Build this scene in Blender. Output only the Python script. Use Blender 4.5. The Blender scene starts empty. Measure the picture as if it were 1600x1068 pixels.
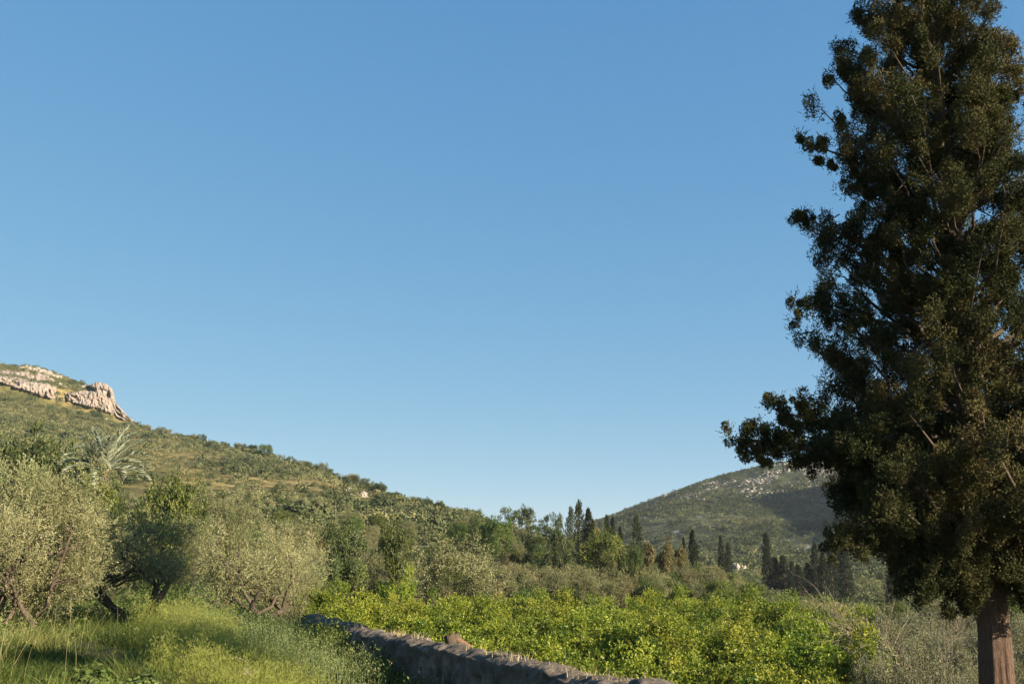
import bpy, math
import numpy as np
from mathutils import Vector, Matrix

# ------------------------------------------------------------------ camera, world, sun
scene = bpy.context.scene
COL = scene.collection
R_ = math.radians
F = 1556.0
EYE = 1.7
TILT = math.atan((885 - 534) / F)
cd = bpy.data.cameras.new('camera'); cam = bpy.data.objects.new('camera', cd); COL.objects.link(cam)
cd.sensor_width = 36; cd.lens = 36 * F / 1600; cd.clip_start = 0.1; cd.clip_end = 9000
cam.location = (0, 0, EYE); cam.rotation_euler = (math.pi / 2 + TILT, 0, 0)
scene.camera = cam

SUN_AZ = 121.0      # clockwise from +Y (the view direction)
SUN_EL = 21.0
w = bpy.data.worlds.new('World'); scene.world = w; w.use_nodes = True
nt = w.node_tree; bg = nt.nodes['Background']
sky = nt.nodes.new('ShaderNodeTexSky'); sky.sky_type = 'NISHITA'; sky.sun_disc = False
sky.sun_elevation = R_(SUN_EL); sky.sun_rotation = R_(SUN_AZ)
sky.altitude = 100; sky.air_density = 0.6; sky.dust_density = 0.0; sky.ozone_density = 2.0
EXPO = 1.66
# flatten the sky's very steep physical gradient the way a camera's tone curve does (channel-wise power)
sep = nt.nodes.new('ShaderNodeSeparateColor'); cmb = nt.nodes.new('ShaderNodeCombineColor'); nt.links.new(sky.outputs[0], sep.inputs[0])
for i, (c0, t0, g0) in enumerate(((0.64, 0.110, 0.78), (1.19, 0.320, 0.47), (2.35, 0.595, 0.25))):
    d1 = nt.nodes.new('ShaderNodeMath'); d1.operation = 'DIVIDE'; d1.inputs[1].default_value = c0; nt.links.new(sep.outputs[i], d1.inputs[0])
    p1 = nt.nodes.new('ShaderNodeMath'); p1.operation = 'POWER'; p1.inputs[1].default_value = g0; nt.links.new(d1.outputs[0], p1.inputs[0])
    m1 = nt.nodes.new('ShaderNodeMath'); m1.operation = 'MULTIPLY'; m1.inputs[1].default_value = t0 / 0.10 / 2 ** EXPO; nt.links.new(p1.outputs[0], m1.inputs[0])
    nt.links.new(m1.outputs[0], cmb.inputs[i])
nt.links.new(cmb.outputs[0], bg.inputs[0]); bg.inputs[1].default_value = 0.10
sl = bpy.data.lights.new('sun', 'SUN'); sun = bpy.data.objects.new('sun', sl); COL.objects.link(sun)
sl.energy = 5.0; sl.angle = R_(0.5); sl.color = (1.0, 0.85, 0.62)
sdir = Vector((math.sin(R_(SUN_AZ)) * math.cos(R_(SUN_EL)), math.cos(R_(SUN_AZ)) * math.cos(R_(SUN_EL)), math.sin(R_(SUN_EL))))
sun.rotation_euler = sdir.to_track_quat('Z', 'Y').to_euler()
sun.location = (40, -20, 30)
scene.view_settings.view_transform = 'Standard'; scene.view_settings.look = 'None'
scene.view_settings.gamma = 1; scene.view_settings.use_curve_mapping = False
scene.view_settings.exposure = EXPO
scene.render.resolution_x = 1024; scene.render.resolution_y = 683
try:
    scene.cycles.max_bounces = 5; scene.cycles.diffuse_bounces = 3; scene.cycles.transmission_bounces = 3
    scene.cycles.transparent_max_bounces = 4; scene.cycles.glossy_bounces = 2
except Exception: pass

# ------------------------------------------------------------------ helpers
ct, st = math.cos(TILT), math.sin(TILT)
def ray(px, py):
    u = (px - 800) / F; v = (534 - py) / F
    return (u, ct - v * st, st + v * ct)
def pt(px, py, Y):
    d = ray(px, py); s = Y / d[1]
    return Vector((d[0] * s, Y, EYE + d[2] * s))
def az_el(px, py):
    d = ray(px, py)
    return math.atan2(d[0], d[1]), d[2] / math.hypot(d[0], d[1])

def tag(o, label=None, cat=None, group=None, kind=None):
    if label: o['label'] = label
    if cat: o['category'] = cat
    if group: o['group'] = group
    if kind: o['kind'] = kind
    return o

def make_mesh(name, V, Fq, mat=None, tint=None, smooth=False, tris=None):
    V = np.asarray(V, dtype=np.float32); Fq = np.asarray(Fq, dtype=np.int32)
    me = bpy.data.meshes.new(name)
    nq = len(Fq); k = Fq.shape[1] if nq else 4
    loops = Fq.ravel(); starts = np.arange(nq, dtype=np.int32) * k
    if tris is not None and len(tris):
        tris = np.asarray(tris, dtype=np.int32)
        starts = np.concatenate([starts, nq * k + np.arange(len(tris), dtype=np.int32) * 3])
        loops = np.concatenate([loops, tris.ravel()])
    me.vertices.add(len(V)); me.vertices.foreach_set('co', V.ravel())
    me.loops.add(len(loops)); me.loops.foreach_set('vertex_index', loops.astype(np.int32))
    me.polygons.add(len(starts)); me.polygons.foreach_set('loop_start', starts.astype(np.int32))
    if smooth: me.polygons.foreach_set('use_smooth', np.ones(len(starts), dtype=bool))
    if tint is not None:
        a = me.attributes.new('tint', 'FLOAT', 'POINT'); a.data.foreach_set('value', np.asarray(tint, dtype=np.float32))
    me.update(calc_edges=True)
    if mat: me.materials.append(mat)
    return me

def obj(name, me, parent=None, loc=None):
    o = bpy.data.objects.new(name, me); COL.objects.link(o)
    if parent is not None: o.parent = parent
    if loc is not None: o.location = loc
    return o
def empty(name, loc=(0, 0, 0), rz=0.0, sc=1.0):
    o = bpy.data.objects.new(name, None); COL.objects.link(o)
    o.empty_display_size = 0.3
    o.location = loc; o.rotation_euler = (0, 0, rz)
    o.scale = (sc, sc, sc) if not hasattr(sc, '__len__') else sc
    return o

# ---- noise
def _h(ix, iy, iz, seed):
    n = (ix * 374761393 + iy * 668265263 + iz * 2147483647 + seed * 1274126177) & 0xFFFFFFFF
    n = ((n ^ (n >> 13)) * 1274126177) & 0xFFFFFFFF
    n = ((n ^ (n >> 16)) * 2246822519) & 0xFFFFFFFF
    return ((n ^ (n >> 15)) & 0xFFFFFF) / float(0xFFFFFF)
def vnoise(x, y, z, seed=0):
    x = np.asarray(x, float); y = np.asarray(y, float); z = np.asarray(z, float) + 0 * x
    ix = np.floor(x).astype(np.int64); iy = np.floor(y).astype(np.int64); iz = np.floor(z).astype(np.int64)
    fx = x - ix; fy = y - iy; fz = z - iz
    fx = fx * fx * (3 - 2 * fx); fy = fy * fy * (3 - 2 * fy); fz = fz * fz * (3 - 2 * fz)
    r = 0
    for a in (0, 1):
        for b in (0, 1):
            for c in (0, 1):
                wgt = (fx if a else 1 - fx) * (fy if b else 1 - fy) * (fz if c else 1 - fz)
                r = r + wgt * _h(ix + a, iy + b, iz + c, seed)
    return r * 2 - 1
def fbm(x, y, z=0.0, seed=0, octv=4, lac=2.1, gain=0.5):
    r = 0; amp = 1.0; f = 1.0; t = 0
    for o in range(octv):
        r = r + amp * vnoise(np.asarray(x) * f, np.asarray(y) * f, np.asarray(z) * f, seed + o * 17); t += amp
        amp *= gain; f *= lac
    return r / t
def sstep(a, b, x):
    t = np.clip((x - a) / (b - a), 0, 1); return t * t * (3 - 2 * t)
def unit(v):
    return v / np.maximum(np.linalg.norm(v, axis=-1, keepdims=True), 1e-9)

# ------------------------------------------------------------------ materials
def new_mat(name):
    m = bpy.data.materials.new(name); m.use_nodes = True
    t = m.node_tree; t.nodes.clear()
    out = t.nodes.new('ShaderNodeOutputMaterial')
    return m, t, out
def N(t, typ, **kw):
    n = t.nodes.new(typ)
    for k, v in kw.items(): setattr(n, k, v)
    return n
def ramp(t, src, stops):
    n = t.nodes.new('ShaderNodeValToRGB'); e = n.color_ramp.elements
    while len(e) < len(stops): e.new(0.5)
    for i, (p, c) in enumerate(stops):
        e[i].position = p; e[i].color = (c[0], c[1], c[2], 1)
    t.links.new(src, n.inputs[0]); return n.outputs[0]
def noise(t, scale, detail=4, rough=0.6, vec=None, dist=0.0):
    n = t.nodes.new('ShaderNodeTexNoise'); n.inputs['Scale'].default_value = scale
    n.inputs['Detail'].default_value = detail; n.inputs['Roughness'].default_value = rough
    n.inputs['Distortion'].default_value = dist
    if vec is not None: t.links.new(vec, n.inputs['Vector'])
    return n.outputs['Fac']
def mixc(t, fac, a, b, mode='MIX'):
    n = t.nodes.new('ShaderNodeMix'); n.data_type = 'RGBA'; n.blend_type = mode
    for k, v in ((0, fac), (6, a), (7, b)):
        if hasattr(v, 'links'): t.links.new(v, n.inputs[k])
        elif hasattr(v, '__len__'): n.inputs[k].default_value = (v[0], v[1], v[2], 1)
        else: n.inputs[k].default_value = v
    return n.outputs[2]
def pos(t):
    return t.nodes.new('ShaderNodeNewGeometry').outputs['Position']

def leaf_mat(name, cols, trans=0.35, rough=0.55, spec=0.3, patch=0.0, tcol=None, objvar=0.25):
    """cols: colour stops over the per-leaf tint attribute"""
    m, t, out = new_mat(name)
    a = N(t, 'ShaderNodeAttribute', attribute_name='tint', attribute_type='GEOMETRY')
    c = ramp(t, a.outputs['Fac'], [(i / (len(cols) - 1), x) for i, x in enumerate(cols)])
    oi = N(t, 'ShaderNodeObjectInfo')
    hs = N(t, 'ShaderNodeHueSaturation')
    mr = N(t, 'ShaderNodeMapRange'); mr.inputs[3].default_value = 1 - objvar; mr.inputs[4].default_value = 1 + objvar
    t.links.new(oi.outputs['Random'], mr.inputs[0]); t.links.new(mr.outputs[0], hs.inputs['Value'])
    wn = N(t, 'ShaderNodeTexWhiteNoise', noise_dimensions='1D'); t.links.new(oi.outputs['Random'], wn.inputs['W'])
    m2 = N(t, 'ShaderNodeMapRange'); m2.inputs[3].default_value = 0.5 - 0.035 * objvar / 0.25; m2.inputs[4].default_value = 0.5 + 0.02 * objvar / 0.25
    t.links.new(wn.outputs['Value'], m2.inputs[0]); t.links.new(m2.outputs[0], hs.inputs['Hue'])
    t.links.new(c, hs.inputs['Color']); c = hs.outputs['Color']
    p = N(t, 'ShaderNodeBsdfPrincipled'); p.inputs['Roughness'].default_value = rough
    p.inputs['Specular IOR Level'].default_value = spec
    t.links.new(c, p.inputs['Base Color'])
    tr = N(t, 'ShaderNodeBsdfTranslucent')
    tc = mixc(t, 1.0, c, tcol or (1.0, 1.05, 0.6), 'MULTIPLY'); t.links.new(tc, tr.inputs['Color'])
    mx = N(t, 'ShaderNodeMixShader'); mx.inputs[0].default_value = trans
    t.links.new(p.outputs[0], mx.inputs[1]); t.links.new(tr.outputs[0], mx.inputs[2]); t.links.new(mx.outputs[0], out.inputs[0])
    return m

def bark_mat(name, c0, c1, sc=6.0, stretch=8.0, bump=0.05):
    m, t, out = new_mat(name)
    tc = N(t, 'ShaderNodeTexCoord'); mp = N(t, 'ShaderNodeMapping')
    mp.inputs['Scale'].default_value = (stretch, stretch, 1.0)
    t.links.new(tc.outputs['Object'], mp.inputs['Vector'])
    n1 = noise(t, sc, 6, 0.7, mp.outputs[0], 0.4)
    n2 = noise(t, 1.3, 4, 0.6, tc.outputs['Object'])
    c = ramp(t, n1, [(0.3, c0), (0.5, [(a + b) / 2 for a, b in zip(c0, c1)]), (0.68, c1)])
    c = mixc(t, n2, c, [x * 0.7 for x in c1], 'MIX')
    c = mixc(t, 0.5, c, ramp(t, n1, [(0.3, c0), (0.7, c1)]))
    p = N(t, 'ShaderNodeBsdfPrincipled'); p.inputs['Roughness'].default_value = 0.9; p.inputs['Specular IOR Level'].default_value = 0.15
    t.links.new(c, p.inputs['Base Color'])
    b = N(t, 'ShaderNodeBump'); b.inputs['Distance'].default_value = bump; b.inputs['Strength'].default_value = 1.0
    t.links.new(n1, b.inputs['Height']); t.links.new(b.outputs[0], p.inputs['Normal'])
    t.links.new(p.outputs[0], out.inputs[0]); return m

M = {}
M['cypress'] = leaf_mat('cypress_foliage', [(0.020, 0.027, 0.011), (0.046, 0.050, 0.019), (0.085, 0.076, 0.031), (0.14, 0.105, 0.050)], 0.12, 0.8, 0.08, objvar=0.0)
M['cypress_far'] = leaf_mat('far_cypress_foliage', [(0.014, 0.022, 0.012), (0.026, 0.036, 0.018), (0.045, 0.052, 0.025)], 0.15, 0.7, 0.1)
M['olive'] = leaf_mat('olive_foliage', [(0.085, 0.095, 0.040), (0.20, 0.20, 0.092), (0.37, 0.35, 0.19)], 0.3, 0.5, 0.3, objvar=0.08)
M['olive_mid'] = leaf_mat('olive_slope_foliage', [(0.085, 0.100, 0.045), (0.165, 0.170, 0.078), (0.29, 0.275, 0.145)], 0.3, 0.6, 0.2)
M['citrus'] = leaf_mat('citrus_foliage', [(0.048, 0.090, 0.010), (0.140, 0.185, 0.016), (0.31, 0.33, 0.046)], 0.35, 0.5, 0.3, objvar=0.15)
M['green'] = leaf_mat('broadleaf_foliage', [(0.035, 0.062, 0.014), (0.080, 0.12, 0.024), (0.16, 0.19, 0.045)], 0.35, 0.5, 0.3)
M['dark'] = leaf_mat('dark_foliage', [(0.025, 0.042, 0.014), (0.055, 0.080, 0.022), (0.14, 0.16, 0.045)], 0.25, 0.5, 0.3)
M['brown'] = leaf_mat('russet_foliage', [(0.085, 0.080, 0.035), (0.155, 0.130, 0.055), (0.24, 0.18, 0.075)], 0.3, 0.6, 0.2, objvar=0.12)
M['scrub'] = leaf_mat('hill_scrub', [(0.036, 0.050, 0.024), (0.080, 0.093, 0.043), (0.145, 0.150, 0.072), (0.23, 0.215, 0.105)], 0.2, 0.8, 0.05, objvar=0.0)
M['straw2'] = leaf_mat('seed_grass', [(0.16, 0.14, 0.06), (0.30, 0.26, 0.12), (0.42, 0.37, 0.20)], 0.3, 0.7, 0.15, objvar=0.0)
M['under'] = leaf_mat('undergrowth_leaves', [(0.03, 0.055, 0.015), (0.07, 0.105, 0.026), (0.13, 0.165, 0.045), (0.20, 0.22, 0.08)], 0.35, 0.6, 0.2, objvar=0.0)
M['palm'] = leaf_mat('palm_frond', [(0.14, 0.165, 0.10), (0.25, 0.275, 0.19), (0.40, 0.41, 0.31)], 0.2, 0.45, 0.4, objvar=0.0)
M['grass'] = leaf_mat('grass_blades', [(0.028, 0.050, 0.012), (0.075, 0.105, 0.022), (0.16, 0.19, 0.045), (0.29, 0.27, 0.11)], 0.4, 0.6, 0.2, objvar=0.0)
M['oats'] = leaf_mat('oat_grass', [(0.085, 0.125, 0.032), (0.17, 0.21, 0.075), (0.28, 0.30, 0.14)], 0.35, 0.6, 0.2, objvar=0.0)
M['weed'] = leaf_mat('yellow_weed', [(0.10, 0.135, 0.030), (0.21, 0.235, 0.052), (0.36, 0.345, 0.105)], 0.45, 0.6, 0.15, objvar=0.0)
M['straw'] = leaf_mat('dry_stalk_straw', [(0.22, 0.17, 0.09), (0.36, 0.29, 0.16), (0.48, 0.40, 0.24)], 0.2, 0.7, 0.15, objvar=0.0)
M['bark'] = bark_mat('cypress_bark', (0.032, 0.021, 0.016), (0.22, 0.145, 0.108), 7.0, 7.0, 0.07)
M['bark_dark'] = bark_mat('olive_bark', (0.025, 0.018, 0.012), (0.13, 0.10, 0.075), 5.0, 4.0, 0.03)
M['bark_pale'] = bark_mat('dead_branch_bark', (0.10, 0.08, 0.055), (0.27, 0.225, 0.17), 8.0, 4.0, 0.01)
M['cutwood'] = bark_mat('cut_wood', (0.07, 0.035, 0.022), (0.30, 0.18, 0.115), 9.0, 5.0, 0.02)

def ground_mat():
    m, t, out = new_mat('meadow_ground'); P = pos(t)
    n1 = noise(t, 0.35, 5, 0.6, P); n2 = noise(t, 3.0, 6, 0.7, P); n3 = noise(t, 0.05, 4, 0.6, P)
    c = ramp(t, n1, [(0.3, (0.035, 0.045, 0.016)), (0.5, (0.075, 0.085, 0.028)), (0.7, (0.12, 0.105, 0.05))])
    c = mixc(t, ramp(t, n2, [(0.4, (0, 0, 0)), (0.65, (1, 1, 1))]), c, (0.055, 0.042, 0.026))
    c = mixc(t, ramp(t, n3, [(0.5, (0, 0, 0)), (0.62, (1, 1, 1))]), c, (0.19, 0.155, 0.07))
    p = N(t, 'ShaderNodeBsdfPrincipled'); p.inputs['Roughness'].default_value = 1; p.inputs['Specular IOR Level'].default_value = 0.1
    t.links.new(c, p.inputs['Base Color'])
    b = N(t, 'ShaderNodeBump'); b.inputs['Distance'].default_value = 0.15; t.links.new(n2, b.inputs['Height']); t.links.new(b.outputs[0], p.inputs['Normal'])
    t.links.new(p.outputs[0], out.inputs[0]); return m
def hill_mat(name, dry, mid, green, rockc, rockamt):
    m, t, out = new_mat(name); P = pos(t)
    n1 = noise(t, 0.018, 6, 0.65, P); n2 = noise(t, 0.16, 6, 0.7, P); n3 = noise(t, 0.05, 5, 0.7, P, 0.5)
    c = ramp(t, n1, [(0.38, green), (0.5, mid), (0.62, dry)])
    c = mixc(t, ramp(t, n2, [(0.42, (0, 0, 0)), (0.62, (1, 1, 1))]), c, [x * 0.55 for x in green])
    c = mixc(t, ramp(t, n3, [(1 - rockamt, (0, 0, 0)), (1.02 - rockamt, (1, 1, 1))]), c, rockc)
    p = N(t, 'ShaderNodeBsdfPrincipled'); p.inputs['Roughness'].default_value = 1; p.inputs['Specular IOR Level'].default_value = 0.05
    t.links.new(c, p.inputs['Base Color'])
    b = N(t, 'ShaderNodeBump'); b.inputs['Distance'].default_value = 1.5; b.inputs['Strength'].default_value = 0.6
    t.links.new(n2, b.inputs['Height']); t.links.new(b.outputs[0], p.inputs['Normal'])
    t.links.new(p.outputs[0], out.inputs[0]); return m
M['ground'] = ground_mat()
M['hill_l'] = hill_mat('left_hillside', (0.25, 0.195, 0.085), (0.135, 0.115, 0.045), (0.065, 0.070, 0.028), (0.36, 0.30, 0.23), 0.34)
M['hill_r'] = hill_mat('right_hillside', (0.12, 0.115, 0.062), (0.080, 0.086, 0.044), (0.052, 0.062, 0.032), (0.23, 0.215, 0.19), 0.38)
def rock_mat(name, a, b_, c_, sc):
    m, t, out = new_mat(name); P = pos(t)
    mp = N(t, 'ShaderNodeMapping'); mp.inputs['Scale'].default_value = (1, 1, 0.8); t.links.new(P, mp.inputs['Vector'])
    n1 = noise(t, sc, 7, 0.7, mp.outputs[0], 0.3); n2 = noise(t, sc * 0.3, 4, 0.6, P)
    c = ramp(t, n1, [(0.33, [x * 0.35 for x in a]), (0.45, a), (0.65, b_)])
    c = mixc(t, ramp(t, n2, [(0.45, (0, 0, 0)), (0.6, (1, 1, 1))]), c, c_)
    p = N(t, 'ShaderNodeBsdfPrincipled'); p.inputs['Roughness'].default_value = 0.95; p.inputs['Specular IOR Level'].default_value = 0.1
    t.links.new(c, p.inputs['Base Color'])
    b = N(t, 'ShaderNodeBump'); b.inputs['Distance'].default_value = 0.5 / sc; t.links.new(n1, b.inputs['Height']); t.links.new(b.outputs[0], p.inputs['Normal'])
    t.links.new(p.outputs[0], out.inputs[0]); return m
M['cliff'] = rock_mat('limestone_cliff', (0.20, 0.17, 0.14), (0.38, 0.335, 0.295), (0.31, 0.245, 0.205), 0.30)
M['rocks'] = rock_mat('limestone_rocks', (0.21, 0.19, 0.165), (0.34, 0.31, 0.27), (0.26, 0.225, 0.19), 0.9)
M['ruin'] = rock_mat('ruin_masonry', (0.24, 0.21, 0.175), (0.38, 0.335, 0.28), (0.30, 0.255, 0.205), 1.8)
def wall_mat():
    m, t, out = new_mat('old_earth_wall'); P = pos(t)
    n1 = noise(t, 3.2, 8, 0.72, P, 0.3); n2 = noise(t, 0.7, 5, 0.6, P); n3 = noise(t, 14, 5, 0.7, P)
    c = ramp(t, n1, [(0.3, (0.032, 0.027, 0.023)), (0.48, (0.100, 0.084, 0.070)), (0.66, (0.25, 0.205, 0.165))])
    c = mixc(t, ramp(t, n2, [(0.45, (0, 0, 0)), (0.62, (1, 1, 1))]), c, (0.12, 0.10, 0.085))
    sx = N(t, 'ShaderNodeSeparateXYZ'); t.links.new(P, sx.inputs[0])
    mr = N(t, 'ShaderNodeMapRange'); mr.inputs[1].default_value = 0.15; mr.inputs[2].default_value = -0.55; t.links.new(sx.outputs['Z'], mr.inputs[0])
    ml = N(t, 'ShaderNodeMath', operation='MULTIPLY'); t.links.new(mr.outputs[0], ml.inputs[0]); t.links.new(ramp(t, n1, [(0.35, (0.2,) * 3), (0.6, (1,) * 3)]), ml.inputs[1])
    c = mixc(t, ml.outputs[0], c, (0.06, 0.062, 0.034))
    vo = N(t, 'ShaderNodeTexVoronoi', feature='DISTANCE_TO_EDGE'); vo.inputs['Scale'].default_value = 4.2
    vm = N(t, 'ShaderNodeMapping'); vm.inputs['Scale'].default_value = (1, 1, 1.7); t.links.new(P, vm.inputs[0])
    va = N(t, 'ShaderNodeMixRGB') if False else None
    t.links.new(vm.outputs[0], vo.inputs['Vector'])
    jr = ramp(t, vo.outputs['Distance'], [(0.0, (0.80,) * 3), (0.06, (1,) * 3)])
    c = mixc(t, 1.0, c, jr, 'MULTIPLY')
    p = N(t, 'ShaderNodeBsdfPrincipled'); p.inputs['Roughness'].default_value = 1; p.inputs['Specular IOR Level'].default_value = 0.1
    t.links.new(c, p.inputs['Base Color'])
    b = N(t, 'ShaderNodeBump'); b.inputs['Distance'].default_value = 0.05; t.links.new(n1, b.inputs['Height'])
    b2 = N(t, 'ShaderNodeBump'); b2.inputs['Distance'].default_value = 0.012; t.links.new(n3, b2.inputs['Height']); t.links.new(b.outputs[0], b2.inputs['Normal'])
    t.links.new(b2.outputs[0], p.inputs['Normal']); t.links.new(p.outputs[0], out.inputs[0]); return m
M['wall'] = wall_mat()

# ------------------------------------------------------------------ terrain
W0 = np.array([1.5, 10.2]); W1 = np.array([-5.5, 26.7]); WD = (W1 - W0) / np.linalg.norm(W1 - W0); WN = np.array([WD[1], -WD[0]])
WL = float(np.linalg.norm(W1 - W0))
def wall_st(x, y):
    return (x - W0[0]) * WN[0] + (y - W0[1]) * WN[1], (x - W0[0]) * WD[0] + (y - W0[1]) * WD[1]
def near_z(x, y):
    s, a = wall_st(x, y)
    zc = -0.95 * sstep(-5.0, -0.2, s) * (0.35 + 0.65 * sstep(19, 5, a)) * sstep(40, 20, a) + 0.10 * fbm(x * 0.35, y * 0.35, 0, 5, 3)
    wdt = 0.3 + np.maximum(0, a - WL) * 0.35
    return zc + (-5.0 - zc) * sstep(0.25, 0.25 + wdt, s)
OR = [(60, 1059), (115, 975)]
COLS = [  # (px at ridge, [(range, image row of the ground)...])
    (-900, [(60, 925), (120, 860), (300, 740), (600, 640), (720, 590), (1000, 640), (2500, 860)]),
    (-200, [(60, 925), (120, 855), (300, 738), (600, 655), (645, 628), (657, 590), (720, 552), (900, 590), (2500, 860)]),
    (0, [(60, 925), (120, 860), (300, 742), (600, 652), (640, 624), (652, 590), (730, 562), (1000, 640), (2500, 860)]),
    (60, [(60, 925), (120, 862), (300, 748), (600, 660), (640, 634), (652, 600), (720, 565), (1000, 650), (2500, 860)]),
    (110, [(60, 925), (120, 866), (300, 756), (600, 668), (640, 645), (652, 612), (700, 582), (1000, 670), (2500, 860)]),
    (165, [(60, 925), (120, 870), (300, 764), (600, 675), (640, 656), (650, 614), (675, 604), (1000, 690), (2500, 860)]),
    (184, [(60, 925), (120, 872), (300, 768), (600, 678), (640, 660), (655, 645), (690, 640), (1000, 700), (2500, 860)]),
    (210, [(60, 925), (120, 874), (300, 770), (600, 676), (650, 660), (690, 662), (1000, 710), (2500, 860)]),
    (300, [(60, 925), (120, 880), (280, 778), (580, 690), (800, 730), (2500, 870)]),
    (400, [(60, 935), (120, 888), (250, 792), (520, 708), (700, 750), (2500, 870)]),
    (500, [(60, 985), (110, 955), (140, 900), (220, 812), (460, 732), (650, 780), (2500, 870)]),
    (600, OR + [(150, 905), (220, 832), (400, 768), (600, 810), (2500, 880)]),
    (740, OR + [(145, 920), (200, 850), (330, 808), (500, 850), (2500, 880)]),
    (800, OR + [(145, 930), (200, 862), (260, 828), (400, 850), (800, 880), (2500, 890)]),
    (930, OR + [(155, 930), (200, 876), (230, 866), (300, 885), (500, 892), (700, 872), (950, 824), (1150, 812), (1500, 850), (2500, 885)]),
    (1000, OR + [(160, 930), (205, 885), (235, 878), (300, 900), (500, 890), (700, 864), (900, 820), (1130, 781), (1500, 850), (2500, 885)]),
    (1100, OR + [(165, 935), (215, 905), (245, 902), (300, 918), (450, 892), (700, 858), (900, 802), (1100, 742), (1500, 830), (2500, 885)]),
    (1200, OR + [(200, 946), (280, 929), (350, 910), (440, 884), (520, 880), (700, 852), (900, 786), (1100, 714), (1500, 810), (2500, 885)]),
    (1300, OR + [(200, 950), (280, 934), (400, 905), (550, 884), (700, 850), (880, 790), (1100, 702), (1500, 800), (2500, 885)]),
    (1450, OR + [(200, 950), (280, 934), (400, 908), (550, 884), (700, 850), (880, 795), (1100, 698), (1500, 800), (2500, 885)]),
    (1650, OR + [(200, 950), (280, 934), (400, 908), (550, 884), (700, 855), (1100, 706), (1500, 800), (2500, 885)]),
    (2200, OR + [(200, 950), (280, 936), (400, 912), (700, 880), (1100, 770), (1500, 820), (2500, 885)]),
    (3200, OR + [(200, 955), (400, 930), (1100, 860), (2500, 885)]),
]
RG = np.concatenate([[0.3], np.geomspace(1.0, 5200, 620)])
tab_az = []; tab_z = []
for px, prof in COLS:
    yr = min(p[1] for p in prof)
    a, _ = az_el(px, yr)
    rs = [0.0]; zs = [EYE + prof[0][0] * az_el(px, prof[0][1])[1]]
    for r, y in prof:
        rs.append(r); zs.append(EYE + r * az_el(px, y)[1])
    rs.append(6000); zs.append(zs[-1])
    z = np.interp(RG, rs, zs)
    k = np.ones(9) / 9.0                      # soften the kinks a little
    zz = np.convolve(np.pad(z, 4, mode='edge'), k, 'valid')
    cl = (RG > 630) & (RG < 670)
    z = np.where(cl, z, zz)
    tab_az.append(a); tab_z.append(z)
flat = -5.0 + 0 * RG
tab_az = np.array([-math.pi, -2.4] + tab_az + [2.0, math.pi]); tab_z = np.array([flat * 0, flat * 0 + 2] + tab_z + [flat, flat * 0])
def far_z(x, y):
    r = np.hypot(x, y); a = np.arctan2(x, y)
    ia = np.clip(np.searchsorted(tab_az, a) - 1, 0, len(tab_az) - 2)
    fa = np.clip((a - tab_az[ia]) / (tab_az[ia + 1] - tab_az[ia]), 0, 1)
    ir = np.clip(np.searchsorted(RG, r) - 1, 0, len(RG) - 2)
    fr = np.clip((r - RG[ir]) / (RG[ir + 1] - RG[ir]), 0, 1)
    z = (tab_z[ia, ir] * (1 - fa) + tab_z[ia + 1, ir] * fa) * (1 - fr) + (tab_z[ia, ir + 1] * (1 - fa) + tab_z[ia + 1, ir + 1] * fa) * fr
    amp = np.clip((r - 110) / 500, 0, 1)
    z = z + amp * (3.2 * fbm(x / 70, y / 70, 0, 11, 4) + 1.2 * fbm(x / 14, y / 14, 0, 3, 3))
    # gullies and spurs on the right-hand hill; the big spur throws the afternoon shadow across the slope
    for (ax, ay, bx, by, h, wl, wr) in SPURS:
        dx, dy = bx - ax, by - ay; L = math.hypot(dx, dy)
        t = ((x - ax) * dx + (y - ay) * dy) / (L * L); q = ((x - ax) * dy - (y - ay) * dx) / L
        tt = np.clip(t, 0, 1)
        e = np.where(t < 0, -t * L / 60, np.where(t > 1, (t - 1) * L / 60, 0))
        prof = np.where(q < 0, np.exp(-(q / wl) ** 2), np.exp(-(q / wr) ** 2))
        z = z + h * (0.35 + 0.65 * tt) * prof * np.exp(-e * e)
    return z
# (start xy nearest the camera, end xy far, height, width on the left, width on the right)
SPURS = [(220, 560, 330, 820, 60, 42, 200), (170, 640, 120, 900, 10, 40, 60)]
def ter(x, y):
    x = np.asarray(x, float); y = np.asarray(y, float)
    r = np.hypot(x, y); b = sstep(42, 62, r)
    return near_z(x, y) * (1 - b) + far_z(x, y) * b
def tz(x, y): return float(ter(np.array([x]), np.array([y]))[0])

A = np.unique(np.concatenate([np.linspace(-math.pi, -0.75, 40), np.linspace(-0.75, 0.75, 560), np.linspace(0.75, math.pi, 40)]))
RR = np.concatenate([[0.3], np.geomspace(1, 60, 230), np.geomspace(60.5, 630, 260)[0:], np.arange(632, 668, 1.5), np.geomspace(670, 1300, 130), np.geomspace(1330, 5000, 30)])
AA, RM = np.meshgrid(A, RR, indexing='ij')
GX = RM * np.sin(AA); GY = RM * np.cos(AA); GZ = ter(GX, GY)
NA, NR = GX.shape
def sheet(name, mask, mat, label=None):
    idx = np.arange(NA * NR).reshape(NA, NR)
    q = np.stack([idx[:-1, :-1], idx[:-1, 1:], idx[1:, 1:], idx[1:, :-1]], -1)[mask]
    used = np.unique(q); rem = np.full(NA * NR, -1); rem[used] = np.arange(len(used))
    P = np.stack([GX.ravel(), GY.ravel(), GZ.ravel()], -1)[used]
    o = obj(name, make_mesh(name, P, rem[q][:, ::-1], mat, smooth=True))
    tag(o, kind='structure'); return o
am = (AA[:-1, :-1] + AA[1:, 1:]) / 2; rm = (RM[:-1, :-1] + RM[1:, 1:]) / 2
a_split = az_el(900, 880)[0]
g_m = rm < 205
sheet('ground', g_m, M['ground'])
sheet('hill_left', (~g_m) & (am < a_split), M['hill_l'])
sheet('hill_right', (~g_m) & (am >= a_split), M['hill_r'])

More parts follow.
